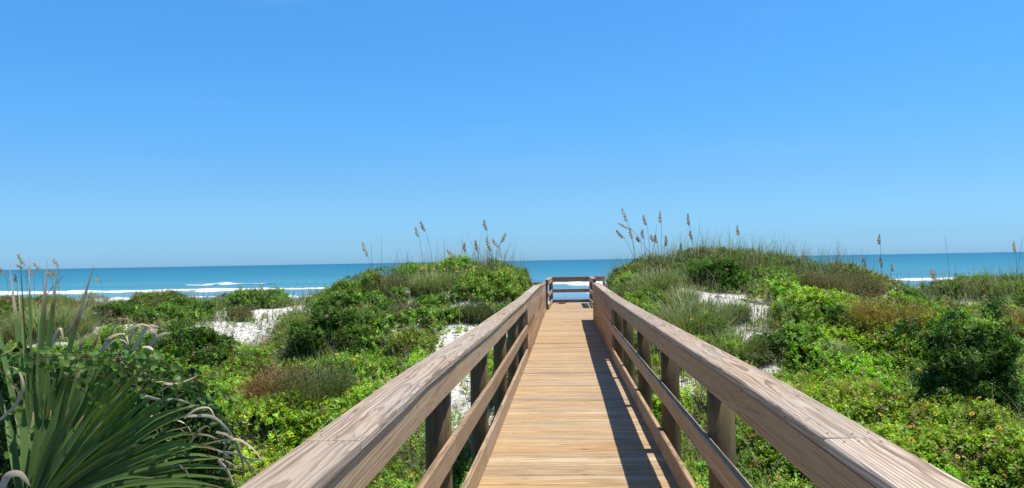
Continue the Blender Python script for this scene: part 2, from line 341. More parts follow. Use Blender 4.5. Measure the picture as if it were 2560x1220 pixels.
# ---------------------------------------------------------------- timber builder
class MB:
    def __init__(s): s.v = []; s.f = []; s.wc = []; s.bt = []
    def add(s, vs, fs, wcs, tint):
        o = len(s.v); s.v += vs; s.f += [[i+o for i in f] for f in fs]; s.wc += wcs; s.bt += [tint]*len(vs)
    def build(s, name, mat, parent=None, smooth=False):
        me = bpy.data.meshes.new(name); me.from_pydata([tuple(p) for p in s.v], [], s.f)
        a = me.attributes.new('wc', 'FLOAT_VECTOR', 'POINT'); a.data.foreach_set('vector', np.array([list(p) for p in s.wc], dtype=np.float32).ravel())
        a = me.attributes.new('bt', 'FLOAT', 'POINT'); a.data.foreach_set('value', np.array(s.bt, dtype=np.float32))
        me.materials.append(mat)
        if smooth: me.polygons.foreach_set('use_smooth', [True]*len(me.polygons))
        me.update(); return link_mesh(name, me, parent)
def board(mb, path, side, w_, t_, ch=0.004, tint=None, flat_grain=True, jit=0.0):
    """a sawn board along path; side = direction of its width w_, thickness t_ at right angles"""
    side = Vector(side).normalized(); tint = random.random() if tint is None else tint
    path = [Vector(p) for p in path]
    oy = random.uniform(0.00, 0.05)*random.choice((-1, 1)); oz = random.uniform(0.012, 0.09); ox = random.uniform(0, 50)
    ky = random.uniform(-0.012, 0.012); kz = random.uniform(-0.014, 0.014)
    seed = 3.0*random.randint(0, 0)
    a, b_ = w_/2, t_/2
    cs = [(-a+ch, -b_), (a-ch, -b_), (a, -b_+ch), (a, b_-ch), (a-ch, b_), (-a+ch, b_), (-a, b_-ch), (-a, -b_+ch)]
    vs, wcs, fs = [], [], []; L = 0
    for i, p in enumerate(path):
        if i: L += (p-path[i-1]).length
        tn = (path[min(i+1, len(path)-1)]-path[max(i-1, 0)]).normalized()
        up = side.cross(tn)*-1; up = up if up.z >= 0 or abs(up.z) < 1e-6 else -up
        up.normalize()
        for (u, v) in cs:
            j = Vector((random.uniform(-jit, jit), random.uniform(-jit, jit), random.uniform(-jit, jit))) if jit else Vector()
            vs.append(p + side*u + up*v + j)
            wcs.append((L+ox, u+oy+ky*L, v+oz+kz*L))
    n = 8
    for i in range(len(path)-1):
        for k in range(n):
            fs.append([i*n+k, i*n+(k+1) % n, (i+1)*n+(k+1) % n, (i+1)*n+k])
    fs.append(list(range(n))[::-1]); fs.append([(len(path)-1)*n+k for k in range(n)])
    mb.add(vs, fs, wcs, tint)
    return mb
def yline(x, h, y0, y1, step=0.6, wob=0.0):
    n = max(2, int((y1-y0)/step)+1); out = []
    for y in np.linspace(y0, y1, n):
        out.append(Vector((x + (wob*(vn(y, x*7, 1.7, 5)-0.5) if wob else 0), y, float(deckz(y))+h + (wob*(vn(y, x*3, 2.3, 6)-0.5) if wob else 0))))
    return out

# ---------------------------------------------------------------- boardwalk
bw = empty('boardwalk', (0.06, 0, 0), 'straight timber boardwalk of crosswise planks leading from the camera to the beach', 'boardwalk')
L_IN, R_IN = -0.672, 0.797
mb = MB(); y = 0.2
def walk_shift(y): return float(np.interp(y, [0, 24, 33.6], [0, 0, 0.13]))
while y < 33.45:
    wdt = 0.139; gap = random.choice((0.007, 0.010, 0.012, 0.015)) if random.random() > 0.12 else 0.020
    e0 = random.uniform(-0.018, 0.018); e1 = random.uniform(-0.018, 0.018); s = walk_shift(y)
    z = float(deckz(y+0.07))-0.02 + random.uniform(-0.002, 0.002)
    x0, x1 = -0.775+e0+s, 0.905+e1+s
    if y > 29.6: x0, x1 = -1.75+s, 2.1+s
    tn = min(1, max(0, random.uniform(0, 1) if random.random() < .6 else random.gauss(.55, .15)))
    board(mb, [(x0, y+wdt/2, z), ((x0+x1)/2, y+wdt/2+random.uniform(-.002, .002), z+random.uniform(-.001, .001)), (x1, y+wdt/2, z)], (0, 1, 0), wdt, 0.038, 0.005, tint=tn)
    y += wdt+gap; deck_n = 0
mb.build('decking', WOOD_DECK, bw)
for xx in (-0.60, 0.06, 0.72):
    mb = MB(); board(mb, yline(xx, -0.135, 0.2, 33.4, 2.0), (1, 0, 0), 0.045, 0.18, 0.004); mb.build('joist', WOOD_POST, bw)
def dpost(x_in, sgn, y, ztop, zbot, r=0.085, tint=None):
    """round pile cut flat on the side of the walk"""
    mb = MB(); n = 18; vs = []; wcs = []; fs = []; ox = random.uniform(0, 30); xc = x_in + sgn*(r*0.80)
    zs = np.linspace(ztop, zbot, 6); tw = random.uniform(0, 6)
    for i, z in enumerate(zs):
        rr = r*(1+0.02*i)
        for k in range(n):
            a = 2*math.pi*k/n; dx = rr*math.cos(a)*(1+0.015*math.sin(3*a+tw)); dy = rr*math.sin(a)*(1+0.015*math.cos(2*a+tw))
            if sgn*dx < -r*0.80: dx = -sgn*r*0.80
            vs.append(Vector((xc+dx, y+dy, z))); wcs.append((z+ox, dx+0.01, dy+0.005))
    for i in range(len(zs)-1):
        for k in range(n): fs.append([i*n+k, (i+1)*n+k, (i+1)*n+(k+1) % n, i*n+(k+1) % n])
    fs.append(list(range(n))); fs.append([(len(zs)-1)*n+k for k in range(n)][::-1])
    mb.add(vs, fs, wcs, random.random() if tint is None else tint)
    return mb
POSTY = [0.2, 2.6, 5.0, 7.4, 9.8, 12.2, 14.45]
def screwset(mb, cx, cy, z, r=0.006):
    vs = [Vector((cx+r*math.cos(a), cy+r*math.sin(a), z)) for a in np.linspace(0, 2*math.pi, 9)[:-1]]
    mb.add(vs, [list(range(8))], [(0, 0, 0)]*8, 0.5)
def railing(sgn, xin, label, yend):
    t = empty('railing', (xin, 0.2, 0), label, 'railing', 'long side railings of the boardwalk')
    xo = xin + sgn*0.019                                   # centre of 38 mm boards
    for y in POSTY + [16.9, 19.3, 21.7, 24.1] + ([26.5] if yend > 27 else []):
        gz = float(ground(xin+sgn*0.12, y)) - 0.6
        dpost(xin+sgn*0.039, sgn, y, float(deckz(y))+1.048, gz).build('post', WOOD_POST, t, True)
    cs = [0.15, 2.6, 7.4, 12.2, 17.0, 21.9, yend]
    cxc = xin + sgn*(0.092-0.013)
    for a, b_ in zip(cs[:-1], cs[1:]):
        dz = random.uniform(-0.002, 0.002); drop = 0.0
        path = yline(cxc, 1.071+dz, a+0.0008, b_-0.0008, 0.4, 0.010)
        if a > 20: path = [p+Vector((0, 0, (-0.02 if sgn > 0 else -0.06)*((p.y-21)/4))) for p in path]
        cb = board(MB(), path, (1, 0, 0), 0.184, 0.038, 0.006, tint=random.choice((0.3, 0.45, 0.6, 0.75, 0.97)), jit=0.0012).build('cap_board', WOOD_CAP, t)
    ss = [0.15, 5.0, 9.8, 14.6, 19.4, 24.2, yend] if yend > 25 else [0.15, 5.0, 9.8, 14.6, 19.4, yend]
    for a, b_ in zip(ss[:-1], ss[1:]):
        board(MB(), yline(xo, 1.052-0.0770, a+0.002, b_-0.002, 0.5, 0.006), (0, 0, 1) if False else (1, 0, 0), 0.038, 0.140, 0.004, jit=0.0006).build('side_board', WOOD_SIDE, t)
        if a < 14:
            board(MB(), yline(xo, 0.54, a+0.002, b_-0.002, 0.5, 0.010), (1, 0, 0), 0.038, 0.140, 0.006, jit=0.0006).build('middle_rail', WOOD_SIDE, t)
            board(MB(), yline(xo, 0.098, a+0.002, b_-0.002, 0.5, 0.006), (1, 0, 0), 0.038, 0.176, 0.007, jit=0.0006).build('toe_board', WOOD_SIDE, t)
    mb = MB(); z = 0.905; row = 0                            # solid boarded stretch through the dune
    while z > 0.0:
        h = min(0.142, z); y0 = 14.6; o = random.uniform(0.7, 2.4)
        while y0 < yend-0.01:
            y1 = min(yend, y0+o); o = random.choice((2.4, 2.4, 3.6))
            if yend-y1 < 0.5: y1 = yend
            xx = xo+random.uniform(-0.003, 0.003)
            board(mb, yline(xx, z-h/2, y0+0.002, y1-0.002, 1.0), (1, 0, 0), 0.038, h-0.005, 0.004)
            y0 = y1
        z -= h; row += 1
    mb.build('board_panel', WOOD_PANEL, t)
    for y in [2.6, 5.0, 7.4, 9.8]:
        for dy in (-0.05, 0.05):
            for dx in (-0.055, 0.0, 0.06):
                if random.random() < 0.8:
                    mb = MB(); screwset(mb, cxc+dx+random.uniform(-.01, .01), y+dy*random.uniform(.7, 1.5), float(deckz(y+dy))+1.0935, 0.0045); mb.build('screw', SCREW, t)
    return t
railing(-1, L_IN, 'left timber railing with broad weathered cap, open rails then solid boards through the dune', 28.6)
railing(+1, R_IN, 'right timber railing casting its shadow on the deck, solid boards at its far end', 24.2)

# far platform railings
def postbox(p, h, mat, t, s=0.09):
    mb = MB(); board(mb, [p, p+Vector((0, 0, h))], (1, 0, 0), s, s, 0.004); return mb.build('post', mat, t)
DZ = -0.11
YE = 33.5
t = empty('railing', (0.22, YE, DZ), 'reddish brown three rail fence across the far end of the boardwalk, facing the sea', 'railing', 'platform railings')
xl, xr = -0.515, 0.955
for (z0, hh, nm) in ((1.03, 0.145, 'top_rail'), (0.575, 0.13, 'middle_rail'), (0.155, 0.13, 'bottom_rail')):
    x1 = xr+0.62 if nm == 'top_rail' else xr+0.02
    board(MB(), [(xl-0.02, YE, DZ+z0-hh/2), (0.2, YE, DZ+z0-hh/2), (x1, YE, DZ+z0-hh/2)], (0, 1, 0), 0.04, hh, 0.004, tint=0.5).build(nm, WOOD_FAR, t)
board(MB(), [(xl-0.05, YE+0.02, DZ+1.051), (xr+0.64, YE+0.02, DZ+1.051)], (0, 1, 0), 0.14, 0.038, 0.004).build('cap_board', WOOD_FAR, t)
for x in (xl-0.03, xr+0.06, xr+0.6):
    board(MB(), [(x, YE+0.07, DZ+1.03), (x, YE+0.07, -2.5)], (1, 0, 0), 0.09, 0.09, 0.004, tint=0.3).build('post', WOOD_FAR, t)
# short rail on each side of the platform
def side_rail(pa, pb, sgn, label, low=True):
    t = empty('railing', (pa[0], pa[1], DZ), label, 'railing', 'platform railings')
    d = (Vector((pb[0], pb[1], 0))-Vector((pa[0], pa[1], 0))).normalized(); s = Vector((d.y, -d.x, 0))
    for (z0, hh, nm) in ((1.03, 0.145, 'top_rail'), (0.575, 0.13, 'middle_rail'), (0.19, 0.14, 'bottom_rail')):
        board(MB(), [(pa[0], pa[1], DZ+z0-hh/2), (pb[0], pb[1], DZ+z0-hh/2)], s, 0.038, hh, 0.004).build(nm, WOOD_SIDE, t)
    board(MB(), [Vector((pa[0], pa[1], DZ+1.051))+s*0.05*sgn, Vector((pb[0], pb[1], DZ+1.051))+s*0.05*sgn], s, 0.15, 0.038, 0.004, tint=0.8).build('cap_board', WOOD_CAP, t)
    for p in (pa, pb):
        q = Vector((p[0], p[1], 0)) + s*0.066*sgn + d*(0.05 if p is pa else -0.10)
        board(MB(), [(q.x, q.y, DZ+1.03), (q.x, q.y, -2.2)], s, 0.09, 0.09, 0.004, tint=0.2).build('post', WOOD_POST, t)
side_rail((-0.60, 29.3), (-0.535, 33.44), -1, 'short side railing left of the far platform with pale cap')
side_rail((1.00, 30.0), (0.985, 33.44), 1, 'short side railing right of the far platform, its cap end bright in the sun')
# stair rail falling away to the left
t = empty('railing', (-1.4, 31.2, DZ), 'dark low railing running off to the left behind the flowering dune', 'railing', 'platform railings')
for (z0, hh, nm) in ((0.93, 0.10, 'top_rail'), (0.5, 0.12, 'middle_rail')):
    board(MB(), [(-0.66, 31.0, DZ+z0-hh/2), (-1.7, 31.0, DZ+z0-hh/2)], (0, 1, 0), 0.04, hh, 0.004, tint=0.1).build(nm, WOOD_FAR, t)
for x in (-0.72, -1.65):
    board(MB(), [(x, 31.07, DZ+0.93), (x, 31.07, -2.4)], (1, 0, 0), 0.11, 0.09, 0.004, tint=0.0).build('post', WOOD_POST, t)

# sandals left at the end of the walk
def sandal(x, y, rz, label):
    t = empty('sandal', (x, y, DZ), label, 'sandal', 'sandals left on the platform')
    c, s = math.cos(rz), math.sin(rz)
    def P(u, v, h): return Vector((x+u*c-v*s, y+u*s+v*c, DZ+h))
    out = [(-.135, .0), (-.12, .032), (-.06, .036), (0, .033), (.06, .045), (.11, .042), (.145, .015), (.145, -.012), (.11, -.04), (.06, -.045), (0, -.035), (-.06, -.036), (-.12, -.03)]
    n = len(out); vs = [P(u, v, 0.0) for u, v in out]+[P(u, v, .028) for u, v in out]
    mb = MB(); mb.add(vs, [list(range(n))[::-1], [n+i for i in range(n)]]+[[i, (i+1) % n, n+(i+1) % n, n+i] for i in range(n)], [(0, 0, 0)]*(2*n), .5)
    mb.build('sole', SOLE, t)
    mb = MB(); vs = []; fs = []; k = 9
    for i in range(k):
        a = math.pi*i/(k-1); v = 0.046*math.cos(a); h = 0.026+0.05*math.sin(a)
        vs += [P(0.02, v, h), P(0.085, v*0.95, h*0.9+0.003)]
    for i in range(k-1): fs.append([2*i, 2*i+1, 2*i+3, 2*i+2])
    vs2 = [p+Vector((0, 0, 0.006)) for p in vs]; m_ = len(vs); fs += [[m_+j for j in f] for f in fs]
    mb.add(vs+vs2, fs, [(0, 0, 0)]*(2*m_), .5); mb.build('strap', STRAP, t)
sandal(-0.255, 33.05, 0.1, 'dark sandal lying nearer the camera at the far fence foot')
sandal(-0.13, 33.30, -0.15, 'brown sandal half behind its darker mate at the far fence foot')

# ---------------------------------------------------------------- plant builders (numpy)
def nrm(v): return v/np.maximum(np.linalg.norm(v, axis=-1, keepdims=True), 1e-9)
def leaves(c, d, n, L, W, col, fold=0.22):
    """one folded leaf per row: c base, d direction, n normal"""
    d = nrm(d); s = nrm(np.cross(d, n)); n = np.cross(s, d)
    L = L[:, None]; W = W[:, None]
    v = np.stack([c, c+d*L*0.45+s*W*0.5+n*W*fold, c+d*L-n*L*0.10, c+d*L*0.45-s*W*0.5+n*W*fold], 1).reshape(-1, 3)
    k = len(c); f = np.arange(4*k).reshape(k, 4)
    f = np.concatenate([f[:, [0, 1, 2]], f[:, [0, 2, 3]]])
    return v, f, np.repeat(col, 4, axis=0)
def sprigs(o, d, ell, m, L, W, col, tipy=0.25):
    """short leafy shoots: m leaves spiralling up each shoot"""
    k = len(o); d = nrm(d); ref = np.array([0.31, 0.17, 0.93]); a1 = nrm(np.cross(d, ref)+1e-4); a2 = np.cross(d, a1)
    j = np.tile(np.arange(m), k); R_ = lambda a: np.repeat(a, m, axis=0)
    f_ = (j+rng.random(k*m))/m; ang = R_(rng.random(k)*6.283)+j*2.4+rng.normal(0, .3, k*m)
    per = R_(a1)*np.cos(ang)[:, None]+R_(a2)*np.sin(ang)[:, None]; dd = R_(d)
    pos = R_(o)+dd*(R_(ell)*f_)[:, None]
    ld = per*0.95+dd*(0.15+0.75*f_)[:, None]+rng.normal(0, .18, (k*m, 3)); ln = dd*0.9-per*0.35+np.array([0.05, -0.05, 0.35])
    sz = R_(L)*(1.15-0.55*f_)*(0.75+0.5*rng.random(k*m)); c = R_(col)*(1+rng.normal(0, .12, (k*m, 1)))*(1+tipy*np.array([1.2, .7, .1])*(f_**2)[:, None])
    return leaves(pos, ld, ln, sz, sz*R_(W), np.clip(c, .004, .95))
def blades(base, az, L, W, bend, col, segs=4, lean=None, tipcol=None):
    """curved tapering ribbons"""
    k = len(base); tt = np.linspace(0, 1, segs+1)
    out = np.stack([np.cos(az), np.sin(az), np.zeros(k)], 1)
    side = np.stack([-np.sin(az), np.cos(az), np.zeros(k)], 1)
    lean = np.zeros(k) if lean is None else lean
    V = []; C = []
    for t_ in tt:
        ang = lean + bend*t_**1.4
        # integrate roughly: height ~ cos, out ~ sin
        h = L*t_*np.cos(ang*0.55); o = L*t_*np.sin(ang*0.62)
        p = base + out*o[:, None]; p[:, 2] += h
        w_ = W*(1-t_**1.6)*0.5 + 0.0006
        V.append(p+side*w_[:, None]); V.append(p-side*w_[:, None])
        cc = col*(0.75+0.35*t_) if tipcol is None else col*(1-t_**2)+tipcol*t_**2
        C.append(cc); C.append(cc)
    V = np.stack(V, 1).reshape(-1, 3); C = np.stack(C, 1).reshape(-1, 3); nv = 2*(segs+1)
    b0 = (np.arange(k)*nv)[:, None]
    f = np.concatenate([np.stack([b0[:, 0]+2*i, b0[:, 0]+2*i+1, b0[:, 0]+2*i+3, b0[:, 0]+2*i+2], 1) for i in range(segs)])
    return V, f, C
def merge(parts):
    V = []; Fs = []; C = []; o = 0
    for v, f, c in parts:
        if f.shape[1] == 3: f = np.concatenate([f, f[:, 2:3]], 1) if False else f
        V.append(v); Fs.append(f+o); C.append(c); o += len(v)
    return np.concatenate(V), Fs, np.concatenate(C)
def obj_from(name, parts, mat, parent=None):
    """parts share the same number of corners per face"""
    v, fl, c = merge(parts); me = mesh_np(name, v, np.concatenate(fl), c); me.materials.append(mat)
    return link_mesh(name, me, parent)
def randn_unit(k, zmin=-1.0):
    v = rng.normal(size=(k, 3)); v = nrm(v); v[:, 2] = np.where(v[:, 2] < zmin, -v[:, 2], v[:, 2]); return v
def vary(base, k, dv=0.25, dh=0.12):
    base = np.array(base, float); b = base[None, :]*(1+rng.normal(0, dv, (k, 1)))
    b = b*(1+rng.normal(0, dh, (k, 3))); return np.clip(b, 0.004, 0.95)
def tubes(paths, radii, cols, sides=4):
    """a list of polylines as thin round stems"""
    V = []; Fq = []; C = []; o = 0
    for path, rad, col in zip(paths, radii, cols):
        path = np.asarray(path, float); m = len(path); tg = np.gradient(path, axis=0); tg = nrm(tg)
        ref = np.array([0.3, 0.9, 0.2]); s1 = nrm(np.cross(tg, ref)); s2 = np.cross(tg, s1)
        rr = np.interp(np.linspace(0, 1, m), [0, 1], [rad[0], rad[1]])
        for k in range(sides):
            a = 2*math.pi*k/sides; V.append(path + (s1*math.cos(a)+s2*math.sin(a))*rr[:, None])
        for i in range(m-1):
            for k in range(sides):
                k2 = (k+1) % sides; Fq.append([o+k*m+i, o+k2*m+i, o+k2*m+i+1, o+k*m+i+1])
        C.append(np.tile(np.array(col, float), (m*sides, 1))); o += m*sides
    return np.concatenate(V), np.array(Fq), np.concatenate(C)

# ---------------------------------------------------------------- ground cover
def in_view(x, y, mar=1.2):
    """sector the photograph can see, with a step of margin on either side"""
    return (x > -0.72*y-mar) & (x < 0.62*y+mar)
def clear_walk(x, y):
    lim = np.where((y > 14.6) & (y < 28), 0.93, 1.05)
    return np.abs(x-0.06) > lim
def canopy_h(x, y):
    h = 0.04+0.50*sst(0.25, 0.75, fbm(x, y, 1.1, 12)) + 0.16*vn(x, y, 0.33, 14)
    return h*0.85
def bright(x, y):
    """how much the flowering sunflower mats take over from darker low scrub"""
    near = sst(18.5, 15.0, y + (fbm(x, y, 4, 33)-0.5)*5)
    rt = sst(2.5, 5.0, x)*sst(20.5, 17.5, y)
    crestL = np.exp(-(((x+2.2)/2.0)**2+((y-21)/2.5)**2))
    return np.clip(np.maximum(np.maximum(near, rt), crestL), 0, 1)
def scatter(n, y0, y1, power=1.0):
    y = y0 + (y1-y0)*rng.random(n*2)**power
    x = (rng.random(n*2)*(0.62+0.72)*y*1.0 - 0.72*y) + (rng.random(n*2)-0.5)*2.4
    w_ = rng.random(n*2) < (y/y1)**0.0
    return x[w_][:n], y[w_][:n]
def cover(side, n, label):
    y = 3.2 + 23*rng.random(n)**0.85; x = (-0.72+1.34*rng.random(n))*y + (rng.random(n)-0.5)*2.4
    k = (x < 0.06) if side < 0 else (x > 0.06)
    dens = 1-bare(x, y)
    k &= (rng.random(n) < dens**0.8*0.97*(0.22+0.78*sst(0.16, 0.46, vn(x, y, 0.5, 15)))+0.02+0.05*sst(.45, .6, vn(x, y, .4, 16))) & clear_walk(x, y)
    x, y = x[k], y[k]; m = len(x)
    h = canopy_h(x, y)*(0.30+0.70*(1-bare(x, y))); lvl = 1-rng.random(m)**2.2*0.9
    z = ground(x, y) + h*lvl - 0.02
    c = np.stack([x, y, z], 1); br = bright(x, y)
    d = randn_unit(m)*0.55+np.array([0.05, -0.05, 0.9])
    isb = rng.random(m) < br; om = fbm(x, y, 1.7, 44); ol = (om > 0.55) & (rng.random(m) < .8); sm = fbm(x, y, 1.2, 47) > 0.57
    colb = vary((0.205, 0.375, 0.034), m, 0.30, 0.10); cold = vary((0.110, 0.205, 0.032), m, 0.3, 0.14)
    olive = vary((0.21, 0.21, 0.085), m, 0.3, 0.12)
    col = np.where(isb[:, None], colb, cold); col = np.where((ol & (~isb | (rng.random(m) < .35)))[:, None], olive, col)
    pat = 0.42+1.25*fbm(x, y, 0.8, 91); col = col*pat[:, None]; yel = sst(.5, .7, fbm(x, y, 3.0, 95))[:, None]; col = col*(1+yel*np.array([.28, .06, -.05]))
    dead = (rng.random(m) < 0.05)[:, None]; col = np.where(dead, vary((0.30, 0.22, 0.13), m), col)
    L = (0.038+0.020*rng.random(m))*(1+0.026*y)*np.where(sm, .62, 1.0); W = np.where(ol, 0.28, np.where(isb, 0.66, 0.45))
    return obj_from('ground_cover', [sprigs(c, d, 0.04+0.10*rng.random(m)**1.5, 8, L, W, col)], LEAF)
gcL = tag(cover(-1, 270000, ''), 'low green beach sunflower and creeping scrub over the dune left of the boardwalk', 'ground cover', kind='stuff')
gcR = tag(cover(+1, 270000, ''), 'low bright green beach sunflower mat over the dune right of the boardwalk', 'ground cover', kind='stuff')

# flowers on the mats
def flower_mesh():
    me = bpy.data.meshes.new('flower'); vs = [(0, 0, 0.004)]; fs = []; n = 11
    for i in range(n):
        a = 2*math.pi*i/n; w_ = 0.26; o = len(vs)
        vs += [(0.008*math.cos(a-w_), 0.008*math.sin(a-w_), 0.003), (0.024*math.cos(a-w_*.8), 0.024*math.sin(a-w_*.8), 0.006),
               (0.034*math.cos(a), 0.034*math.sin(a), 0.001), (0.024*math.cos(a+w_*.8), 0.024*math.sin(a+w_*.8), 0.006), (0.008*math.cos(a+w_), 0.008*math.sin(a+w_), 0.003)]
        fs.append([o, o+1, o+2, o+3, o+4])
    o = len(vs); np_ = len(fs)
    for r_, z in ((0.011, 0.004), (0.009, 0.010), (0.004, 0.012)):
        for k in range(8): vs.append((r_*math.cos(k*math.pi/4), r_*math.sin(k*math.pi/4), z))
    for j in range(2):
        for k in range(8): fs.append([o+j*8+k, o+j*8+(k+1) % 8, o+(j+1)*8+(k+1) % 8, o+(j+1)*8+k])
    fs.append([o+16+k for k in range(8)])
    me.from_pydata(vs, [], fs); me.materials.append(PETAL); me.materials.append(DISC)
    for i, p in enumerate(me.polygons): p.material_index = 0 if i < np_ else 1
    me.update(); return me
FM = flower_mesh()
def flowers(side, n, parent):
    pts = []
    while len(pts) < n:
        y = 4+20*random.random(); x = random.uniform(-0.72, 0.62)*y
        if (x < 0) != (side < 0) or not bool(clear_walk(np.array(x), np.array(y))): continue
        b_ = float(bright(np.array([x]), np.array([y]))[0]); cl = float(vn(x, y, 1.2, 77))
        if random.random() > b_*(0.15+1.2*max(0, cl-0.25)) or float(bare(np.array([x]), np.array([y]))[0]) > 0.4: continue
        z = float(ground(x, y)) + float(canopy_h(np.array(x), np.array(y)))*1.0 + random.uniform(0.0, 0.06)
        pts.append((x, y, z))
    for q in range(70 if side < 0 else 0):
        x, y = random.uniform(-3.6, -1.1), random.uniform(19.3, 21.6)
        pts.append((x, y, float(ground(x, y))+float(canopy_h(np.array(x), np.array(y)))+random.uniform(0.05, 0.30)))
    pts.sort(key=lambda p: p[1]); vsr = []; fsr = []; mi = []
    base = [Vector(v.co) for v in FM.vertices]; bf = [(list(p.vertices), p.material_index) for p in FM.polygons]
    for i, p in enumerate(pts):
        s = random.uniform(0.75, 1.1); rot = Matrix.Rotation(random.uniform(-0.7, 0.7), 4, 'Y') @ Matrix.Rotation(random.uniform(-0.1, 1.1), 4, 'X') @ Matrix.Rotation(random.uniform(0, 6), 4, 'Z')
        mw = Matrix.Translation(p) @ rot @ Matrix.Scale(s, 4)
        if i < 100:
            o = bpy.data.objects.new('flower', FM); SC.collection.objects.link(o); o.parent = parent; o.matrix_basis = mw
        else:
            k = len(vsr); vsr += [mw @ v for v in base]
            for f, m_ in bf: fsr.append([j+k for j in f]); mi.append(m_)
    if vsr:
        me = bpy.data.meshes.new('flowers'); me.from_pydata(vsr, [], fsr); me.materials.append(PETAL); me.materials.append(DISC)
        me.polygons.foreach_set('material_index', mi); me.update()
        o = bpy.data.objects.new('flowers', me); SC.collection.objects.link(o); o.parent = parent; o['kind'] = 'stuff'
flowers(-1, 520, gcL); flowers(1, 430, gcR)

# dune grass and dry twigs (nobody could count them)
def grass_field(n, label):
    y = 3.5 + 26*rng.random(n)**0.8; x = (-0.72+1.34*rng.random(n))*y
    crest = np.exp(-((y-22.5)/3.2)**2); cl = fbm(x, y, 1.2, 101)
    rt = np.where(x > 0, 1.0, 0.55)
    # the grassy shoulder just right of the boards
    sh = np.exp(-(((x-3.2)/2.4)**2+((y-17.0)/4.0)**2))
    cl2 = np.exp(-(((x+2.4)/2.6)**2+((y-21.6)/1.8)**2))
    p = np.clip((crest*0.5*rt + sh*0.6)*sst(0.40, 0.58, cl+0.12*crest) + cl2*0.22 + 0.10*sst(0.50, 0.64, cl) + 0.012, 0, 1)*(1-0.85*bare(x, y)*(1-.5*sh))
    k = (rng.random(n) < p) & clear_walk(x, y) & ((x < 0.06) | (x > 1.0) )
    x, y, cl2 = x[k], y[k], cl2[k]; m = len(x); b_ = np.stack([x, y, ground(x, y)+0.02], 1)
    L = (0.26+0.66*rng.random(m)**2.2)*(0.85+0.45*sst(2, 4, x)*sst(19, 21, y))*(0.75+0.5*vn(x, y, .8, 9)) ; L = L*(1+0.9*cl2*rng.random(m)) + 0.15*cl2; L = np.where((x > 1) & (x < 3) & (y > 20), L*1.25, L)
    col = vary((0.20, 0.28, 0.10), m, 0.40, 0.1); dry = (rng.random(m) < 0.28)[:, None]
    col = np.where(dry, vary((0.34, 0.28, 0.16), m, 0.2, 0.08), col)
    return obj_from('dune_grass', [blades(b_, rng.random(m)*6.283, L, 0.007+0.006*rng.random(m), 0.3+1.3*rng.random(m)**2, col, 4, rng.normal(0.1, 0.25, m))], GRASS)
tag(grass_field(240000, ''), 'thin grey green dune grass standing in loose tufts along the crest', 'grass', kind='stuff')
def twig_field(n):
    y = 4 + 23*rng.random(n)**0.8; x = (-0.72+1.34*rng.random(n))*y
    bb = bare(x, y); k = (rng.random(n) < np.clip(0.10+1.3*bb*(1-bb)+0.05*bb, 0, 1)) & clear_walk(x, y)
    x, y = x[k], y[k]; m = len(x); b_ = np.stack([x, y, ground(x, y)+0.01+canopy_h(x, y)*(1-bare(x, y))*rng.random(m)*0.9], 1)
    col = vary((0.36, 0.29, 0.22), m, 0.35, 0.08)
    return obj_from('dead_twigs', [blades(b_, rng.random(m)*6.283, 0.10+0.28*rng.random(m), 0.005+0.005*rng.random(m), 0.6*rng.random(m), col, 2, 0.8+0.9*rng.random(m))], DRY)
tag(twig_field(150000), 'grey dead twigs and stems strewn over the sand and under the scrub', 'twigs', kind='stuff')

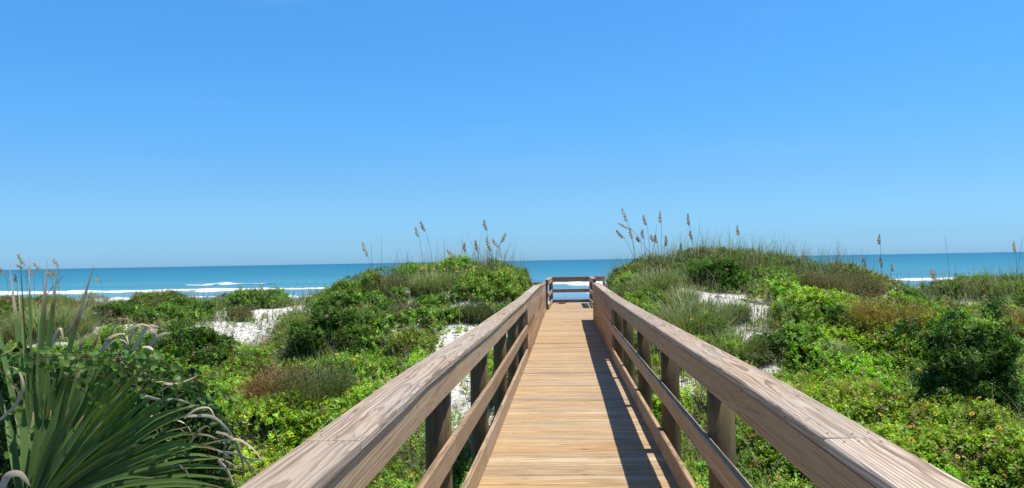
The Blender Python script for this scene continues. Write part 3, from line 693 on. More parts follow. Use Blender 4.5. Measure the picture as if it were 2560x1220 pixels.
# ---------------------------------------------------------------- bushes one can tell apart
def bush(px, py, wpx, hpx, kind, label, name='shrub', cat='shrub', dens=1.0, dy=0.0, group=None):
    p = hit(px, py); y = p.y+dy; sc = y/F; flat = kind in ('dark', 'mid', 'flower'); wx = wpx*sc/2*(1.12 if flat else 1); hh = hpx*sc*(0.84 if flat else 1.05); wy = min(wx*0.9, 1.2)
    gz = float(ground(p.x, y)); y = p.y + dy
    t = empty(name, (p.x, y, gz), label, cat, group)
    nl = 9 + int(wx*13); lob = []
    for i in range(nl):
        a = random.uniform(0, 6.283); r_ = random.random()**0.5*0.8
        lx, ly = math.cos(a)*r_*wx, math.sin(a)*r_*wy
        top = hh*(1-0.5*(abs(lx)/wx)**2)*random.uniform(0.45, 1.05); s = random.uniform(0.14, 0.34)
        lob.append((lx, ly, top, s*min(wx, 0.6)+0.06))
    if kind in ('dark', 'mid', 'bright', 'waxy', 'flower'):
        base = {'dark': (0.080, 0.165, 0.026), 'mid': (0.135, 0.265, 0.042), 'bright': (0.185, 0.31, 0.040), 'waxy': (0.09, 0.21, 0.028), 'flower': (0.17, 0.24, 0.05)}[kind]
        n = int(min(60000, (4500 + 26000*wx*hh + 12000*wx*wy)*dens)); C = []; Nn = []; D = []
        li = rng.integers(0, nl, n); L4 = np.array(lob)[li]
        u = randn_unit(n); rad = L4[:, 3]*(1-rng.random(n)**1.8*0.55)*np.where(rng.random(n) < .16, 1.0+.6*rng.random(n), 1.0)
        c = np.stack([L4[:, 0], L4[:, 1], np.maximum(L4[:, 2]-L4[:, 3], 0.05)], 1) + u*rad[:, None]*np.array([1.15, 1.15, 0.95])
        low = rng.random(n) < 0.22; c[low, 2] *= rng.random(low.sum()); c = c[c[:, 2] > 0.0]; n = len(c)
        u = u[:n]; nv = nrm(randn_unit(n)*0.8 + np.array([0.1, -0.1, 0.8])); d = randn_unit(n)*1.0+np.array([0, 0, 0.25])
        gx = ground(c[:, 0]+p.x, c[:, 1]+y); cw = c.copy(); cw[:, 0] += p.x; cw[:, 1] += y; cw[:, 2] += 0.35*gz+0.65*gx
        cw[:, 2] = np.maximum(cw[:, 2], gx+0.02)
        keep = (np.abs(cw[:, 0]-0.06) > 0.9) | (cw[:, 2] > 1.02); cw = cw[keep]; nv = nv[keep]; d = d[keep]; n = len(cw)
        hole = vn(cw[:, 0], cw[:, 1]+cw[:, 2]*1.7, 0.22, 31) > 0.30; cw = cw[hole]; n = len(cw); u = u[:len(hole)][hole] if len(u) >= len(hole) else randn_unit(n)
        cw = cw[::8]; n = len(cw); u = u[::7][:n]
        dr = u*0.6 + np.array([0, 0, 0.65]) + rng.normal(0, .25, (n, 3))
        size = (0.034+0.024*rng.random(n))*(1+0.020*y)
        col = vary(base, n, 0.25, 0.10)*(0.7+0.7*vn(cw[:, 0], cw[:, 1]+cw[:, 2], .35, 37))[:, None]; yl = (rng.random(n) < 0.14)[:, None]; col = np.where(yl, col*np.array([1.7, 1.45, 1.1]), col)
        dd_ = (rng.random(n) < .04)[:, None]; col = np.where(dd_, vary((.28, .2, .12), n), col)
        obj_from('foliage', [sprigs(cw, dr, 0.05+0.16*rng.random(n)**2, 9, size, np.full(n, .5 if kind != 'bright' else .62), col)], GLOSSY if kind in ('dark', 'waxy') else LEAF, t)
        q = int(60+90*wx); aa = rng.random(q)*6.283; rr_ = rng.random(q)**.5*1.05
        bb = np.stack([p.x+np.cos(aa)*rr_*wx, y+np.sin(aa)*rr_*wy-0.05, np.zeros(q)], 1); bb = bb[np.abs(bb[:, 0]-.06) > 1.0]; q = len(bb)
        if q > 12: bb[:, 2] = ground(bb[:, 0], bb[:, 1]); obj_from('twigs', [blades(bb, rng.random(q)*6.283, hh*(0.35+0.75*rng.random(q)), 0.006+0.004*rng.random(q), rng.random(q), vary((.30, .25, .20), q), 3, rng.random(q)*.9)], DRY, t)
        if kind == 'flower' or kind == 'bright':
            for q in range(10 if wx > .5 else 6):
                i = rng.integers(0, n); pt = cw[i]
                if pt[2] < gz+hh*0.55: continue
                o = bpy.data.objects.new('flower', FM); SC.collection.objects.link(o)
                o.parent = t; o.matrix_parent_inverse = Matrix.Translation(-t.location)
                o.location = (pt[0], pt[1]-0.02, pt[2]+0.03); o.rotation_euler = (random.uniform(0, 1.0), random.uniform(-.4, .4), 0)
    else:                                                     # wispy broom of fine upright stems
        base = {'rust': (0.36, 0.13, 0.05), 'olive': (0.13, 0.165, 0.05), 'amber': (0.42, 0.25, 0.06), 'grassy': (0.21, 0.30, 0.09), 'brown': (0.24, 0.20, 0.10)}[kind]
        n = int((700+2600*wx)*dens*(0.55 if kind == 'grassy' else 1)); a = rng.random(n)*6.283; r_ = rng.random(n)**0.5
        bx = np.cos(a)*r_*wx*0.85; by = np.sin(a)*r_*wy*0.85
        b_ = np.stack([p.x+bx, y+by, ground(p.x+bx, y+by)], 1)
        keep = np.abs(b_[:, 0]-0.06) > 1.0; b_ = b_[keep]; bx = bx[keep]; by = by[keep]; n = len(b_)
        n_ = n; L = hh*(0.65+0.55*rng.random(n))*(1-0.35*(bx/wx)**2); az = np.arctan2(by, bx)+rng.normal(0, 0.8, n)
        wide = 0.013 if kind == 'grassy' else 0.006
        parts = [blades(b_, az, L, np.full(n, wide)*(0.7+0.6*rng.random(n)), 0.4+1.5*rng.random(n)**1.5, np.where((rng.random(n) < .22)[:, None], vary((.42, .36, .20), n, .25, .08), vary(base, n, 0.42, 0.12)), 4, 0.1+0.6*rng.random(n))]
        obj_from('stems', parts, GRASS, t)
        if kind != 'grassy':
            m = int(n*5); i = rng.integers(0, n, m); f_ = 0.35+0.65*rng.random(m)
            c = b_[i].copy(); c[:, 2] += L[i]*f_*0.92; c[:, 0] += np.cos(az[i])*L[i]*f_*0.3+rng.normal(0, .03, m); c[:, 1] += np.sin(az[i])*L[i]*f_*0.3+rng.normal(0, .03, m)
            sz = 0.020+0.018*rng.random(m); mixg = (rng.random(m) < 0.4)[:, None]
            col = np.where(mixg, vary((0.08, 0.14, 0.03), m), vary(base, m, 0.3, 0.12))
            obj_from('foliage', [leaves(c, randn_unit(m)+np.array([0, 0, .6]), randn_unit(m)+np.array([0, 0, .5]), sz, sz*0.4, col)], LEAF, t)
    # branching stems underneath
    paths = []; rad = []; cols = []
    for i in range(5+int(wx*4)):
        l = lob[i % nl]; e = np.array([p.x+l[0], y+l[1], gz+max(0.1, l[2]*0.8)]); s = np.array([p.x+l[0]*0.25, y+l[1]*0.25, gz-0.05])
        if abs(e[0]-0.06) < 0.95: continue
        mid = (s+e)/2+rng.normal(0, 0.05, 3); paths.append([s, mid, e]); rad.append((0.012, 0.004)); cols.append((0.16, 0.125, 0.10))
    if paths and kind not in ('grassy',): obj_from('branches', [tubes(paths, rad, cols)], DRY, t)
    return t
B = [
 (120, 850, 250, 95, 'grassy', 'pale grassy clump on the crest at the far left, behind the palm blades'),
 (300, 805, 150, 58, 'dark', 'dark green bush on the left crest just right of the tall palm blades'),
 (440, 808, 210, 66, 'mid', 'wide mid green bush on the left crest below the thin breaking wave'),
 (475, 905, 200, 115, 'dark', 'dark rounded bush on the slope right behind the curled dry palm tips'),
 (640, 768, 180, 52, 'mid', 'leafy bush topping the small bare sand hollow on the left dune'),
 (830, 885, 230, 130, 'dark', 'largest dark bush on the left slope, right of the bare sand hollow'),
 (900, 775, 220, 78, 'mid', 'green bush on the left skyline under the single leaning sea oat'),
 (1015, 885, 130, 78, 'flower', 'yellowish bush dotted with blooms on the left slope beside the white sand'),
 (880, 880, 110, 55, 'olive', 'small olive wispy bush in front of the largest dark left bush'),
 (690, 1030, 130, 105, 'rust', 'rust red wispy bush in the flowering mat left of the railing'),
 (790, 1045, 190, 120, 'olive', 'olive green feathery bush right of the rust red one'),
 (1230, 745, 240, 62, 'bright', 'bright green sunflower mound crowning the left dune beside the boards'),
 (1310, 745, 110, 52, 'bright', 'flowering clump spilling over the left railing near the solid boards'),
 (1090, 735, 150, 60, 'grassy', 'grassy clump on the left crest under the drooping sea oat'),
 (1275, 800, 90, 42, 'mid', 'green bush hugging the outside of the left railing'),
 (960, 745, 120, 50, 'brown', 'brownish dry bush on the left skyline below two tall sea oats'),
 (1560, 740, 120, 52, 'bright', 'bright clump leaning over the far end of the right railing'),
 (1620, 750, 170, 75, 'grassy', 'long pale grass clump on the right shoulder beside the railing'),
 (1790, 722, 170, 70, 'waxy', 'glossy dark green bush near the top of the right dune'),
 (1960, 672, 190, 40, 'brown', 'dry brown grass clump on top of the right dune'),
 (1730, 850, 200, 105, 'grassy', 'large olive grass tussock beside the middle of the right railing'),
 (1830, 915, 140, 90, 'grassy', 'bright green grass tussock below the white sand on the right'),
 (2060, 745, 110, 60, 'brown', 'brown twiggy bush right of the dry crest grass'),
 (2030, 810, 190, 70, 'mid', 'green bush in the middle of the right slope left of the amber broom'),
 (2240, 850, 190, 95, 'amber', 'amber brown feathery bush above the big dark shrub on the right'),
 (2150, 735, 120, 42, 'brown', 'low brown scrub on the right skyline left of the small dark bush'),
 (2272, 735, 90, 38, 'waxy', 'small dark glossy bush alone on the right skyline'),
 (2470, 730, 240, 62, 'mid', 'broad green bush on the skyline at the far right'),
 (2530, 850, 120, 70, 'amber', 'ochre brushy clump at the right edge of the photo'),
 (1960, 890, 150, 70, 'dark', 'dark low tussock right of the white sand on the right slope'),
 (1655, 905, 110, 85, 'mid', 'leafy bush seen between the right railing posts'),
 (1540, 890, 70, 80, 'bright', 'green creeper poking through the rails at the start of the right solid boards'),
 (2545, 1150, 190, 120, 'mid', 'mid green bush low in the right corner of the photo'),
 (2090, 905, 120, 45, 'grassy', 'sprawling dry grass clump on the right flowering mat'),
]
for row in B: bush(*row)

for row in [
 (1700, 770, 90, 55, 'grassy', 'small grass tuft at the left edge of the white sand on the right dune'),
 (1760, 790, 60, 45, 'grassy', 'thin grass tuft rising out of the white sand right of the railing'),
 (1840, 800, 70, 50, 'grassy', 'grass tuft at the right rim of the white sand on the right dune'),
 (1900, 905, 70, 38, 'grassy', 'low grass tuft beside the narrow sand chute on the right slope'),
 (1130, 800, 80, 38, 'mid', 'small leafy clump in the white sand left of the railing'),
 (1080, 772, 90, 30, 'mid', 'creeping green clump high on the white sand of the left dune'),
 (1190, 805, 80, 42, 'olive', 'wispy olive clump on the sand close to the left railing'),
 (1010, 800, 90, 34, 'brown', 'dry brown clump at the left rim of the white sand near the railing'),
 (600, 800, 60, 26, 'brown', 'tiny dead twiggy clump in the bare sand hollow on the left'),
 (2380, 800, 90, 40, 'brown', 'brown dry tuft standing on the pale sand strip at the right'),
 ]: bush(*row)
# the big dark shrub on the right, with a trunk
def big_shrub():
    p = hit(2420, 1075); x, y, gz = p.x, p.y, p.z; sc = y/F
    t = empty('shrub', (x, y, gz), 'largest dark shrub on the right with a short bare trunk and its shade below', 'shrub')
    paths, rad, cols, tips = [], [], [], []
    for i in range(36):
        a = random.uniform(0, 6.283); r_ = random.uniform(0.25, 1.0); top = random.uniform(0.12, 1.0)
        e = np.array([x+math.cos(a)*r_*132*sc + 0.02, y+math.sin(a)*r_*105*sc, gz+(0.12+1.0*top)*240*sc*(1-0.22*r_)])
        s = np.array([x+random.uniform(-.03, .03), y+random.uniform(-.03, .03), gz+random.uniform(0.10, 0.35)])
        m1 = s+(e-s)*0.4+np.array([0, 0, 0.10])+rng.normal(0, .04, 3)
        paths.append([s, m1, e]); rad.append((0.020, 0.005)); cols.append((0.12, 0.09, 0.07)); tips.append(e)
    paths.append([[x, y, gz-0.1], [x+0.02, y, gz+0.2], [x-0.01, y, gz+0.42]]); rad.append((0.05, 0.035)); cols.append((0.10, 0.08, 0.06))
    obj_from('trunk', [tubes(paths, rad, cols, 6)], DRY, t)
    C = []
    for e in tips:
        for k in range(3):
            c0 = e + rng.normal(0, 0.15, 3)*np.array([1, 1, 0.75]); n = 48
            u = randn_unit(n); C.append(c0+u*(0.15*rng.random(n)**0.5)[:, None])
    c = np.concatenate(C); n = len(c)
    size = 0.038+0.026*rng.random(n); col = vary((0.075, 0.155, 0.026), n, 0.35, 0.12); yl = (rng.random(n) < 0.14)[:, None]; col = np.where(yl, col*np.array([2.1, 1.8, 1.2]), col)
    obj_from('foliage', [sprigs(c, randn_unit(n)*.8+np.array([0, 0, 0.5]), 0.06+.1*rng.random(n), 8, size, np.full(n, .52), col)], GLOSSY, t)
big_shrub()

# ---------------------------------------------------------------- sea oats
def sea_oat(tip, hb, base, label, group, Y=21.5, seed=True, dens=1.0, colr=(0.36, 0.27, 0.15)):
    tp, hp, bp_ = at(tip[0], tip[1], Y), at(hb[0], hb[1], Y), at(base[0], base[1], Y)
    gz = float(ground(bp_.x, Y)); root = Vector((bp_.x+(bp_.x-hp.x)*0.1, Y, gz-0.03))
    t = empty('sea_oat', (root.x, Y, gz), label, 'grass stalk', group)
    dyv = random.uniform(-0.06, 0.06)
    hp2, tp2 = hp+Vector((0, dyv, 0)), tp+Vector((0, dyv*1.5, 0))
    low = bp_ if bp_.z > gz+0.02 else root + (hp2-root)*0.3
    P = [root, low, low.lerp(hp2, 0.5)+Vector(((hp2.x-bp_.x)*-0.10, 0, 0)), hp2, hp2.lerp(tp2, 0.5)+Vector((0, 0, 0.012)), tp2]
    pts = []                                            # Catmull-Rom through the points
    for i in range(len(P)-1):
        p0, p1, p2, p3 = P[max(i-1, 0)], P[i], P[i+1], P[min(i+2, len(P)-1)]
        for k in range(5):
            u = k/5; pts.append(0.5*((2*p1)+(p2-p0)*u+(2*p0-5*p1+4*p2-p3)*u*u+(3*p1-p0-3*p2+p3)*u**3))
    pts.append(P[-1])
    sc_ = 0.34, 0.30, 0.16
    obj_from('stem', [tubes([[list(q) for q in pts]], [(0.0060, 0.0026)], [sc_], 5)], GRASS, t)
    nb = 3; b_ = np.tile(np.array([root.x, Y, gz]), (nb, 1))
    obj_from('leaf_blades', [blades(b_, rng.random(nb)*6.28, 0.35+0.3*rng.random(nb), np.full(nb, 0.008), 0.5+0.8*rng.random(nb), vary((0.15, 0.19, 0.07), nb), 5)], GRASS, t)
    if seed:
        hl = (tp2-hp2).length; n = int((22+hl*55)*dens); c = []; d = []; L = []
        sidex = -1 if tp2.x < hp2.x else 1
        hd = (tp2-hp2).normalized()
        for i in range(n):
            f_ = (i+0.5)/n*0.98; q = hp2.lerp(tp2, f_); spread = math.sin(math.pi*min(1, f_*0.86+0.14))
            ang = random.uniform(0, 6.283); off = Vector((math.cos(ang), math.sin(ang)*0.8, 0))*0.020*spread
            c.append(q+off); dn = (off*22 + Vector((sidex*0.95, 0, -0.45)) + hd*0.25 + Vector((random.uniform(-.2, .2), random.uniform(-.2, .2), 0))).normalized()
            d.append(dn); L.append(0.040+0.034*spread)
        c = np.array([list(q) for q in c]); d = np.array([list(q) for q in d]); L = np.array(L)
        nv = randn_unit(n); col = vary(colr, n, 0.15, 0.05)
        dk = (rng.random(n) < 0.3)[:, None]; col = np.where(dk, col*0.75, col)
        p1 = leaves(c, d, nv, L, L*0.24, col); p2 = leaves(c, d, np.cross(d, nv), L, L*0.24, col*0.9)
        obj_from('seed_head', [p1, p2], OAT, t)
    return t
GL, GR_, GF, GW = 'sea oats on the left dune crest', 'sea oats on the right dune crest', 'sea oats on the far right skyline', 'sea oats on the far left skyline'
OATS = [
 ((905, 603), (920, 641), (930, 700), 'lone sea oat with a thick leaning tan head, leftmost on the left crest', GL),
 ((929, 608), (930, 640), (931, 690), 'short bare stalk just right of the lone leaning sea oat', GL, False),
 ((953, 590), (953, 630), (955, 680), 'straight bare dark stalk between the lone sea oat and the tall pair', GL, False),
 ((1039, 565), (1048, 591), (1057, 660), 'left sea oat of the tall pair, with the paler head', GL),
 ((1052, 552), (1064, 578), (1082, 662), 'right and taller sea oat of the tall pair, head dark brown', GL),
 ((1110, 597), (1111, 620), (1114, 665), 'thin bare stalk left of the drooping sea oat', GL, False),
 ((1119, 625), (1140, 642), (1128, 668), 'sea oat with a nearly level drooping pinkish head', GL),
 ((1162, 606), (1164, 628), (1167, 668), 'small thin upright sea oat between drooping one and the tall dark cluster', GL),
 ((1191, 600), (1195, 627), (1199, 668), 'upright sea oat with dark head just left of the tallest left one', GL),
 ((1211, 548), (1218, 576), (1221, 668), 'tallest sea oat on the left dune crest, narrow dark head', GL),
 ((1218, 592), (1228, 627), (1232, 668), 'sea oat with long pale head right below the tallest left one', GL),
 ((1233, 597), (1248, 618), (1258, 668), 'sea oat bending left with a short fanned head near the railing', GL),
 ((1263, 581), (1251, 606), (1240, 660), 'only sea oat of the left crest whose head leans to the right', GL),
 ((1556, 520), (1569, 554), (1590, 660), 'highest sea oat of all, long head leaning left over the right dune', GR_),
 ((1546, 557), (1580, 575), (1634, 655), 'sea oat arching far left with a nearly level tan head', GR_),
 ((1542, 575), (1561, 596), (1587, 655), 'lowest left leaning sea oat at the left end of the right cluster', GR_),
 ((1576, 569), (1583, 597), (1587, 650), 'upright dense headed sea oat under the level tan one', GR_),
 ((1610, 536), (1618, 562), (1626, 650), 'tall sea oat with stubby dark head, second tallest left of the slim one', GR_),
 ((1608, 572), (1611, 596), (1614, 650), 'faint slim sea oat behind the stubby headed one', GR_),
 ((1593, 592), (1601, 605), (1607, 655), 'short stalk ending in a round golden brown tuft', GR_),
 ((1629, 585), (1636, 604), (1640, 655), 'left one of the two short twin sea oats', GR_),
 ((1639, 586), (1643, 607), (1648, 655), 'right one of the two short twin sea oats', GR_),
 ((1651, 527), (1653, 557), (1653, 655), 'tall slim perfectly upright sea oat in the middle of the right cluster', GR_),
 ((1662, 588), (1661, 615), (1658, 655), 'short very dark sea oat right of the tall slim one', GR_),
 ((1642, 560), (1639, 590), (1630, 655), 'thin bare stalk leaning right behind the twin sea oats', GR_, False),
 ((1721, 533), (1725, 564), (1733, 652), 'tall dark headed sea oat standing alone right of the cluster', GR_),
 ((1727, 576), (1732, 598), (1738, 650), 'shorter tan sea oat directly below the lone dark headed one', GR_),
 ((1749, 555), (1746, 590), (1739, 650), 'bare stalk leaning right beside the lone dark headed sea oat', GR_, False),
 ((1703, 608), (1707, 636), (1708, 662), 'short pale sea oat low between the cluster and the lone tall one', GR_),
 ((1684, 622), (1687, 642), (1688, 668), 'very short beige sea oat barely above the bright green scrub', GR_),
 ((1697, 623), (1699, 637), (1703, 665), 'tiny brown sea oat beside the very short beige one', GR_),
 ((1843, 563), (1848, 588), (1851, 640), 'single small sea oat above the dense crest grass', GR_),
 ((2198, 585), (2200, 611), (2204, 705), 'tall dark sea oat standing alone against sky and sea on the right', GF),
 ((2203, 641), (2208, 668), (2206, 705), 'tan sea oat at the foot of the tall lone dark one', GF),
 ((2163, 642), (2167, 672), (2170, 700), 'faint brown sea oat left of the tall lone dark one', GF),
 ((2226, 660), (2226, 679), (2227, 708), 'thin upright brown sea oat against the sea right of the tan one', GF),
 ((2330, 670), (2334, 698), (2336, 718), 'left of two low tan sea oats before the distant surf', GF),
 ((2336, 673), (2338, 700), (2341, 718), 'right of two low tan sea oats before the distant surf', GF),
 ((2363, 590), (2369, 640), (2375, 700), 'long bare dark stalk above the broad bush at far right', GF, False),
 ((2537, 602), (2540, 630), (2543, 700), 'sea oat with curved head close to the right edge of the photo', GF),
 ((2554, 594), (2549, 640), (2541, 700), 'bare stalk leaning right at the very right edge', GF, False),
 ((41, 634), (62, 664), (78, 775), 'largest golden sea oat at the far left, highest behind the palm blades', GW),
 ((42, 662), (60, 672), (72, 775), 'golden drooping sea oat head just below the largest far left one', GW),
 ((72, 664), (84, 688), (88, 775), 'tan sea oat right of the largest far left one', GW),
 ((6, 669), (18, 687), (26, 775), 'leftmost tan sea oat of the photo', GW),
 ((38, 684), (43, 705), (44, 775), 'upright tan sea oat between two palm blades at far left', GW),
 ((91, 657), (107, 676), (112, 775), 'brown headed sea oat touching the horizon behind the palm', GW),
 ((131, 646), (143, 666), (150, 775), 'tan sea oat leaning against the tip of the tall palm blade', GW),
 ((122, 673), (131, 694), (134, 775), 'greenish sea oat seen against the sea between palm blades', GW),
 ((138, 675), (144, 690), (148, 775), 'small brown sea oat directly under the one leaning on the blade tip', GW),
 ((245, 694), (254, 704), (262, 775), 'tiny isolated sea oat head against the sea right of the palm blades', GW),
]
for row in OATS:
    tip, hb, base, label, grp = row[:5]; seed = True if len(row) < 6 else row[5]
    Y = 21.6 if grp in (GL, GR_) else (22.2 if grp == GF else 19.5)
    if 'tuft' in label: cr = (0.45, 0.28, 0.08)
    elif grp == GW: cr = (0.93, 0.74, 0.38)
    elif 'dark' in label: cr = (0.70, 0.48, 0.26)
    else: cr = (0.92, 0.72, 0.44)
    sea_oat(tip, hb, base, label, grp, Y, seed, 1.0, cr)

# ---------------------------------------------------------------- palmetto in the left foreground
def fan_leaf(parent, hub, tips, width, green, name='fan_leaf', petiole=True):
    if len(tips) > 10 and hub is not HUB:                   # fill in between the measured blades
        o_ = sorted(tips, key=lambda q: math.atan2(1240-q[1], q[0]-60)); mids = []
        for a_, b_ in zip(o_[:-1], o_[1:]):
            k_ = random.uniform(.88, 1.0); mx_, my_ = (a_[0]+b_[0])/2, (a_[1]+b_[1])/2
            mids.append((60+(mx_-60)*k_, 1240+(my_-1240)*k_, (a_[2]+b_[2])/2+random.uniform(-.12, .12), random.uniform(.88, .97), random.uniform(0, .15), random.uniform(.7, 1.0)))
        tips = tips+mids
    """tips: list of (px, py, Y, brown start 0..1, droop, width scale)"""
    parts = []
    hub = np.array(list(hub))
    for (px, py, Y, br, droop, ws) in tips:
        tip = np.array(list(at(px, py, Y))); n = 14; tt = np.linspace(0, 1, n+1)
        dirv = tip-hub; L = np.linalg.norm(dirv)
        path = hub[None, :] + dirv[None, :]*tt[:, None]
        path[:, 2] += L*0.035*np.sin(tt*math.pi)                            # gentle arch
        if droop:
            k = np.clip((tt-0.70)/0.30, 0, 1); path[:, 2] -= droop*k**1.6*0.30; path[:, 0] += 0.07*abs(droop)*np.sin(k*math.pi)
        tg = nrm(np.gradient(path, axis=0))
        view = np.array([0.65, -0.65, 0.55]); roll = random.uniform(-0.45, 0.45)
        s = nrm(np.cross(tg, view)); nn = np.cross(s, tg)
        s2 = s*math.cos(roll)+nn*math.sin(roll); n2 = np.cross(s2, tg)
        W = width*ws*np.interp(tt, [0, 0.12, 0.45, 0.7, 0.88, 1.0], [0.30, 0.62, 1.0, 0.85, 0.35, 0.03])
        vl = path + s2*W[:, None]*0.46 + n2*W[:, None]*0.26; vr = path - s2*W[:, None]*0.46 + n2*W[:, None]*0.26
        V = np.stack([vl, path, vr], 1).reshape(-1, 3)
        f = []
        for i in range(n):
            for a_ in (0, 1): f.append([3*i+a_, 3*i+a_+1, 3*i+3+a_+1, 3*i+3+a_])
        gcol = np.array(green)*random.uniform(0.8, 1.25); tan = np.array((0.66, 0.52, 0.37))*random.uniform(0.8, 1.15); red = np.array((0.28, 0.10, 0.05))
        m = np.clip((tt-br)/0.05, 0, 1)[:, None]; mr = np.exp(-((tt-br-0.01)/0.02)**2)[:, None]*0.8
        C = gcol*(1-m)+tan*m; C = C*(1-mr)+red*mr
        C = np.repeat(C, 3, axis=0); C[1::3] *= 0.8
        parts.append((V, np.array(f), C))
    o = obj_from(name, parts, PALM, parent)
    o.data.polygons.foreach_set('use_smooth', [True]*len(o.data.polygons)); return o
HUB = at(82, 1236, 3.55); pg = float(ground(HUB.x, HUB.y))
pal = empty('palmetto', (HUB.x, HUB.y, pg), 'saw palmetto with stiff green fan blades and dry curled tips in the left foreground', 'palm')
GREEN = (0.14, 0.225, 0.06)
up = [(23, 659, 3.75, .74, 0, .9), (44, 696, 3.9, .78, 0, .6), (72, 632, 3.8, .80, 0, .55), (118, 649, 3.7, .76, 0, 1.1), (145, 654, 3.6, .78, 0, 1.05),
      (49, 627, 3.45, .97, 0, .35), (236, 661, 3.7, .70, 0, 1.0), (-40, 700, 3.7, .8, 0, 1.0), (-90, 780, 3.7, .8, 0, 1.0), (100, 745, 3.9, .9, 0, .7)]
fan_leaf(pal, HUB, up, 0.029, GREEN)
h2 = at(105, 1245, 3.45)
fan_leaf(pal, h2, [(258, 806, 3.6, .86, 0, 1.0), (282, 815, 3.7, .97, 0, .8), (318, 822, 3.55, .80, .35, 1.0), (160, 868, 3.5, .8, .3, 1.0), (215, 850, 3.75, .75, .35, .9),
                   (345, 838, 3.4, .88, .25, 1.0), (395, 862, 3.5, .85, .3, 1.1), (120, 880, 3.5, .9, 0, 1.2), (75, 900, 3.45, .9, 0, 1.2), (185, 900, 3.35, .93, 0, 1.2), (30, 930, 3.5, .9, .2, 1.2)], 0.034, GREEN)
h3 = at(118, 1262, 3.30)
fan_leaf(pal, h3, [(385, 885, 3.3, .95, 0, 1.25), (430, 905, 3.35, .93, .1, 1.1), (470, 945, 3.3, .92, .1, 1.1), (500, 975, 3.25, .9, .2, 1.1), (520, 1000, 3.2, .92, .1, 1.0),
                   (545, 1040, 3.2, .86, .3, 1.0), (575, 1075, 3.15, .84, .35, 1.0), (595, 1110, 3.15, .86, .3, 1.0), (612, 1150, 3.1, .9, .15, 1.0), (606, 1185, 3.1, .93, .1, 1.0), (590, 1215, 3.05, .93, .1, 1.0), (560, 1245, 3.0, .93, .1, 1.0), (340, 930, 3.2, .97, 0, 1.1), (300, 960, 3.15, .97, 0, 1.1)], 0.030, (0.155, 0.25, 0.062))
h4 = at(60, 1300, 3.0)
fan_leaf(pal, h4, [(250, 1010, 3.1, .97, 0, 1.1), (210, 985, 3.1, .97, 0, 1.1), (160, 975, 3.1, .97, 0, 1.1), (300, 1040, 3.05, .97, 0, 1.1), (340, 1075, 3.0, .97, 0, 1.0), (370, 1110, 3.0, .97, 0, 1.0), (390, 1150, 3.0, .97, 0, 1.0), (110, 985, 3.15, .97, 0, 1.1), (60, 1000, 3.15, .97, 0, 1.1), (400, 1190, 3.0, .97, 0, .9), (10, 1010, 3.2, .97, 0, 1.1)], 0.031, (0.12, 0.20, 0.05))
# spent fronds: long dry ribbons that arch and curl
def ribbon(pts, w_, col, parts, twist=0.0):
    P_ = [at(*p) for p in pts]; path = []
    for i in range(len(P_)-1):
        p0, p1, p2, p3 = P_[max(i-1, 0)], P_[i], P_[i+1], P_[min(i+2, len(P_)-1)]
        for k in range(6):
            u = k/6; path.append(list(0.5*((2*p1)+(p2-p0)*u+(2*p0-5*p1+4*p2-p3)*u*u+(3*p1-p0-3*p2+p3)*u**3)))
    path.append(list(P_[-1])); path = np.array(path); m = len(path); tt = np.linspace(0, 1, m)
    tg = nrm(np.gradient(path, axis=0)); s = nrm(np.cross(tg, np.array([0.3, -0.8, 0.5]))); nn = np.cross(s, tg)
    a_ = (twist*tt)[:, None]; s = s*np.cos(a_)+nn*np.sin(a_); W = (0.72*w_*np.interp(tt, [0, .3, .8, 1], [.8, 1, .6, .08]))[:, None]
    V = np.stack([path+s*W*.5, path+nn*W*.12, path-s*W*.5], 1).reshape(-1, 3); f = []
    for i in range(m-1):
        for q in (0, 1): f.append([3*i+q, 3*i+q+1, 3*i+4+q, 3*i+3+q])
    C = np.repeat(np.array(col)[None, :]*random.uniform(.8, 1.2), len(V), 0); parts.append((V, np.array(f), C))
TAN = (0.66, 0.52, 0.36); DK = (0.42, 0.31, 0.22)
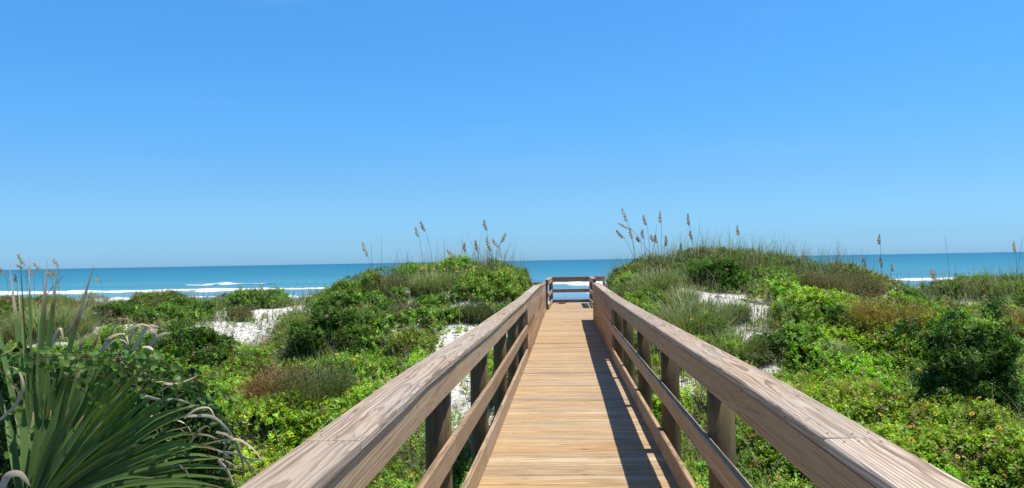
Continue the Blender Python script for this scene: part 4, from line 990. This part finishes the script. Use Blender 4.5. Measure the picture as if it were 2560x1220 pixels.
for pts, w_, c_ in [
  ([(255, 880, 3.6), (275, 845, 3.6), (310, 835, 3.6), (322, 862, 3.55)], .034, TAN), ([(300, 905, 3.6), (322, 850, 3.6), (345, 812, 3.6), (385, 822, 3.6), (392, 850, 3.6)], .024, TAN),
  ([(330, 880, 3.6), (352, 840, 3.6), (372, 815, 3.6), (398, 818, 3.6)], .026, TAN), ([(355, 905, 3.6), (375, 865, 3.6), (400, 838, 3.6), (424, 832, 3.6)], .030, TAN),
  ([(200, 895, 3.7), (205, 860, 3.7), (240, 832, 3.7), (252, 860, 3.7)], .026, DK), ([(120, 890, 3.7), (140, 835, 3.7), (152, 822, 3.7), (158, 850, 3.7)], .024, TAN),
  ([(260, 870, 3.7), (300, 800, 3.7), (345, 812, 3.7), (395, 838, 3.7), (420, 850, 3.7)], .010, DK), ([(345, 870, 3.55), (372, 868, 3.5), (392, 885, 3.5), (398, 905, 3.5)], .022, TAN),
  ([(0, 1050, 3.0), (40, 1010, 3.0), (58, 965, 3.0), (45, 925, 3.0), (20, 915, 3.0)], .018, TAN), ([(5, 1220, 2.9), (20, 1190, 2.9), (50, 1185, 2.9), (75, 1215, 2.9)], .040, TAN),
  ([(470, 1040, 3.2), (530, 1042, 3.2), (570, 1075, 3.15), (600, 1120, 3.1)], .018, TAN), ([(540, 1080, 3.1), (580, 1095, 3.1), (605, 1150, 3.1), (610, 1190, 3.1)], .016, DK),
  ([(560, 1100, 3.1), (600, 1100, 3.1), (640, 1130, 3.1), (655, 1160, 3.1)], .014, TAN), ([(550, 1130, 3.1), (590, 1135, 3.1), (630, 1150, 3.1), (668, 1142, 3.1)], .014, TAN),
  ([(545, 1150, 3.1), (570, 1180, 3.1), (585, 1215, 3.1)], .018, TAN), ([(575, 1085, 3.1), (560, 1130, 3.1), (572, 1190, 3.1)], .012, DK), ([(590, 1120, 3.1), (620, 1160, 3.1), (640, 1185, 3.1)], .012, TAN),
  ([(350, 985, 3.3), (400, 1000, 3.3), (440, 998, 3.3), (480, 1010, 3.25)], .016, TAN), ([(380, 950, 3.3), (430, 960, 3.3), (470, 950, 3.3), (500, 935, 3.3)], .016, TAN),
  ([(150, 850, 3.8), (200, 790, 3.8), (232, 752, 3.8)], .010, TAN), ([(163, 822, 3.8), (230, 752, 3.8), (236, 745, 3.8)], .008, TAN), ([(200, 850, 3.8), (240, 810, 3.8), (280, 775, 3.8)], .005, TAN),
  ([(90, 770, 3.8), (130, 720, 3.8), (162, 687, 3.8)], .006, DK)]:
    parts = []; ribbon(pts, w_, c_, parts, random.uniform(-1.2, 1.6)); obj_from('dry_blade', parts, DRY, pal)
for q in range(15):
    x0, y0 = random.uniform(250, 600), random.uniform(850, 1180)
    y0 = max(y0, float(np.interp(x0, [250, 400, 500, 600], [850, 880, 960, 1080]))); a_ = random.uniform(-0.9, 0.5); l_ = random.uniform(40, 90); Yq = random.uniform(3.1, 3.5)
    parts = []; ribbon([(x0, y0, Yq), (x0+l_*.4*math.cos(a_), y0+l_*.4*math.sin(a_)-10, Yq), (x0+l_*.8*math.cos(a_), y0+l_*.8*math.sin(a_), Yq), (x0+l_*math.cos(a_), y0+l_*math.sin(a_)+random.uniform(5, 35), Yq)], random.uniform(.006, .018), random.choice((TAN, TAN, DK)), parts, random.uniform(-1.5, 1.5))
    obj_from('dry_blade', parts, DRY, pal)
pth = []
for hx, hy, hY in ((82, 1236, 3.55), (105, 1245, 3.45), (118, 1262, 3.3), (60, 1300, 3.0)):
    h_ = at(hx, hy, hY); pth.append([[h_.x-0.25, h_.y+0.3, pg-0.1], [h_.x-0.12, h_.y+0.12, (pg+h_.z)/2+0.1], [h_.x, h_.y, h_.z]])
obj_from('leaf_stalks', [tubes(pth, [(0.016, 0.010)]*4, [(0.10, 0.15, 0.05)]*4, 6)], PALM, pal)

# round leaved vine draped over it
vine = empty('vine', (at(250, 1000, 3.3).x, 3.3, pg), 'climbing vine with round glossy leaves draped over the palmetto', 'vine')
def round_leaves(c, d, n, r_, col):
    d = nrm(d); s = nrm(np.cross(d, n)); n = np.cross(s, d); k = len(c); m = 8; V = [c + d*0]; 
    out = [(0.02, 0.0), (0.10, 0.42), (0.45, 0.56), (0.82, 0.36), (1.05, 0.0), (0.82, -0.36), (0.45, -0.56), (0.10, -0.42)]
    V = [c + d*(r_*0.5)[:, None] - n*(r_*0.10)[:, None]]
    for (a_, b_) in out: V.append(c + d*(r_*a_)[:, None] + s*(r_*b_*0.9)[:, None] + n*(r_*abs(b_)*0.20)[:, None])
    V = np.stack(V, 1).reshape(-1, 3); o = (np.arange(k)*9)[:, None]
    f = np.concatenate([np.concatenate([o, o+1+i, o+1+(i+1) % 8], 1) for i in range(8)])
    return V, f, np.repeat(col, 9, axis=0)
paths = []; rad = []; cols = []; LC = []; LD = []
for i in range(18):
    px, py = random.uniform(-20, 500), random.uniform(870, 960) + 0; px0 = px
    a = random.uniform(-0.6, 0.6); pts = []; Y = random.uniform(3.0, 3.45)
    for k in range(9):
        top = np.interp(px, [0, 200, 400, 600], [880, 890, 900, 1010])
        py = max(py, top); pts.append(list(at(px, py, Y))); px += 26*math.cos(a); py += 26*math.sin(a)+2; a += random.uniform(-.5, .5); Y += random.uniform(-.03, .03)
        if px > 600: break
    if len(pts) < 4: continue
    paths.append(pts); rad.append((0.0022, 0.0014)); cols.append(random.choice([(0.22, 0.10, 0.06), (0.12, 0.16, 0.05), (0.17, 0.13, 0.09)]))
    pa = np.array(pts)
    for q in pa:
        for z in range(2): LC.append(q+rng.normal(0, .022, 3)); LD.append(rng.normal(0, 1, 3)+np.array([0, 0, -.2]))
LC = np.array(LC); LD = np.array(LD); k = len(LC)
obj_from('stems', [tubes(paths, rad, cols, 5)], DRY, vine)
col = vary((0.10, 0.19, 0.03), k, 0.3, 0.1)
obj_from('leaves', [round_leaves(LC, LD, randn_unit(k)*0.7+np.array([0.3, -0.6, 0.5]), 0.020+0.014*rng.random(k), col)], GLOSSY, vine)
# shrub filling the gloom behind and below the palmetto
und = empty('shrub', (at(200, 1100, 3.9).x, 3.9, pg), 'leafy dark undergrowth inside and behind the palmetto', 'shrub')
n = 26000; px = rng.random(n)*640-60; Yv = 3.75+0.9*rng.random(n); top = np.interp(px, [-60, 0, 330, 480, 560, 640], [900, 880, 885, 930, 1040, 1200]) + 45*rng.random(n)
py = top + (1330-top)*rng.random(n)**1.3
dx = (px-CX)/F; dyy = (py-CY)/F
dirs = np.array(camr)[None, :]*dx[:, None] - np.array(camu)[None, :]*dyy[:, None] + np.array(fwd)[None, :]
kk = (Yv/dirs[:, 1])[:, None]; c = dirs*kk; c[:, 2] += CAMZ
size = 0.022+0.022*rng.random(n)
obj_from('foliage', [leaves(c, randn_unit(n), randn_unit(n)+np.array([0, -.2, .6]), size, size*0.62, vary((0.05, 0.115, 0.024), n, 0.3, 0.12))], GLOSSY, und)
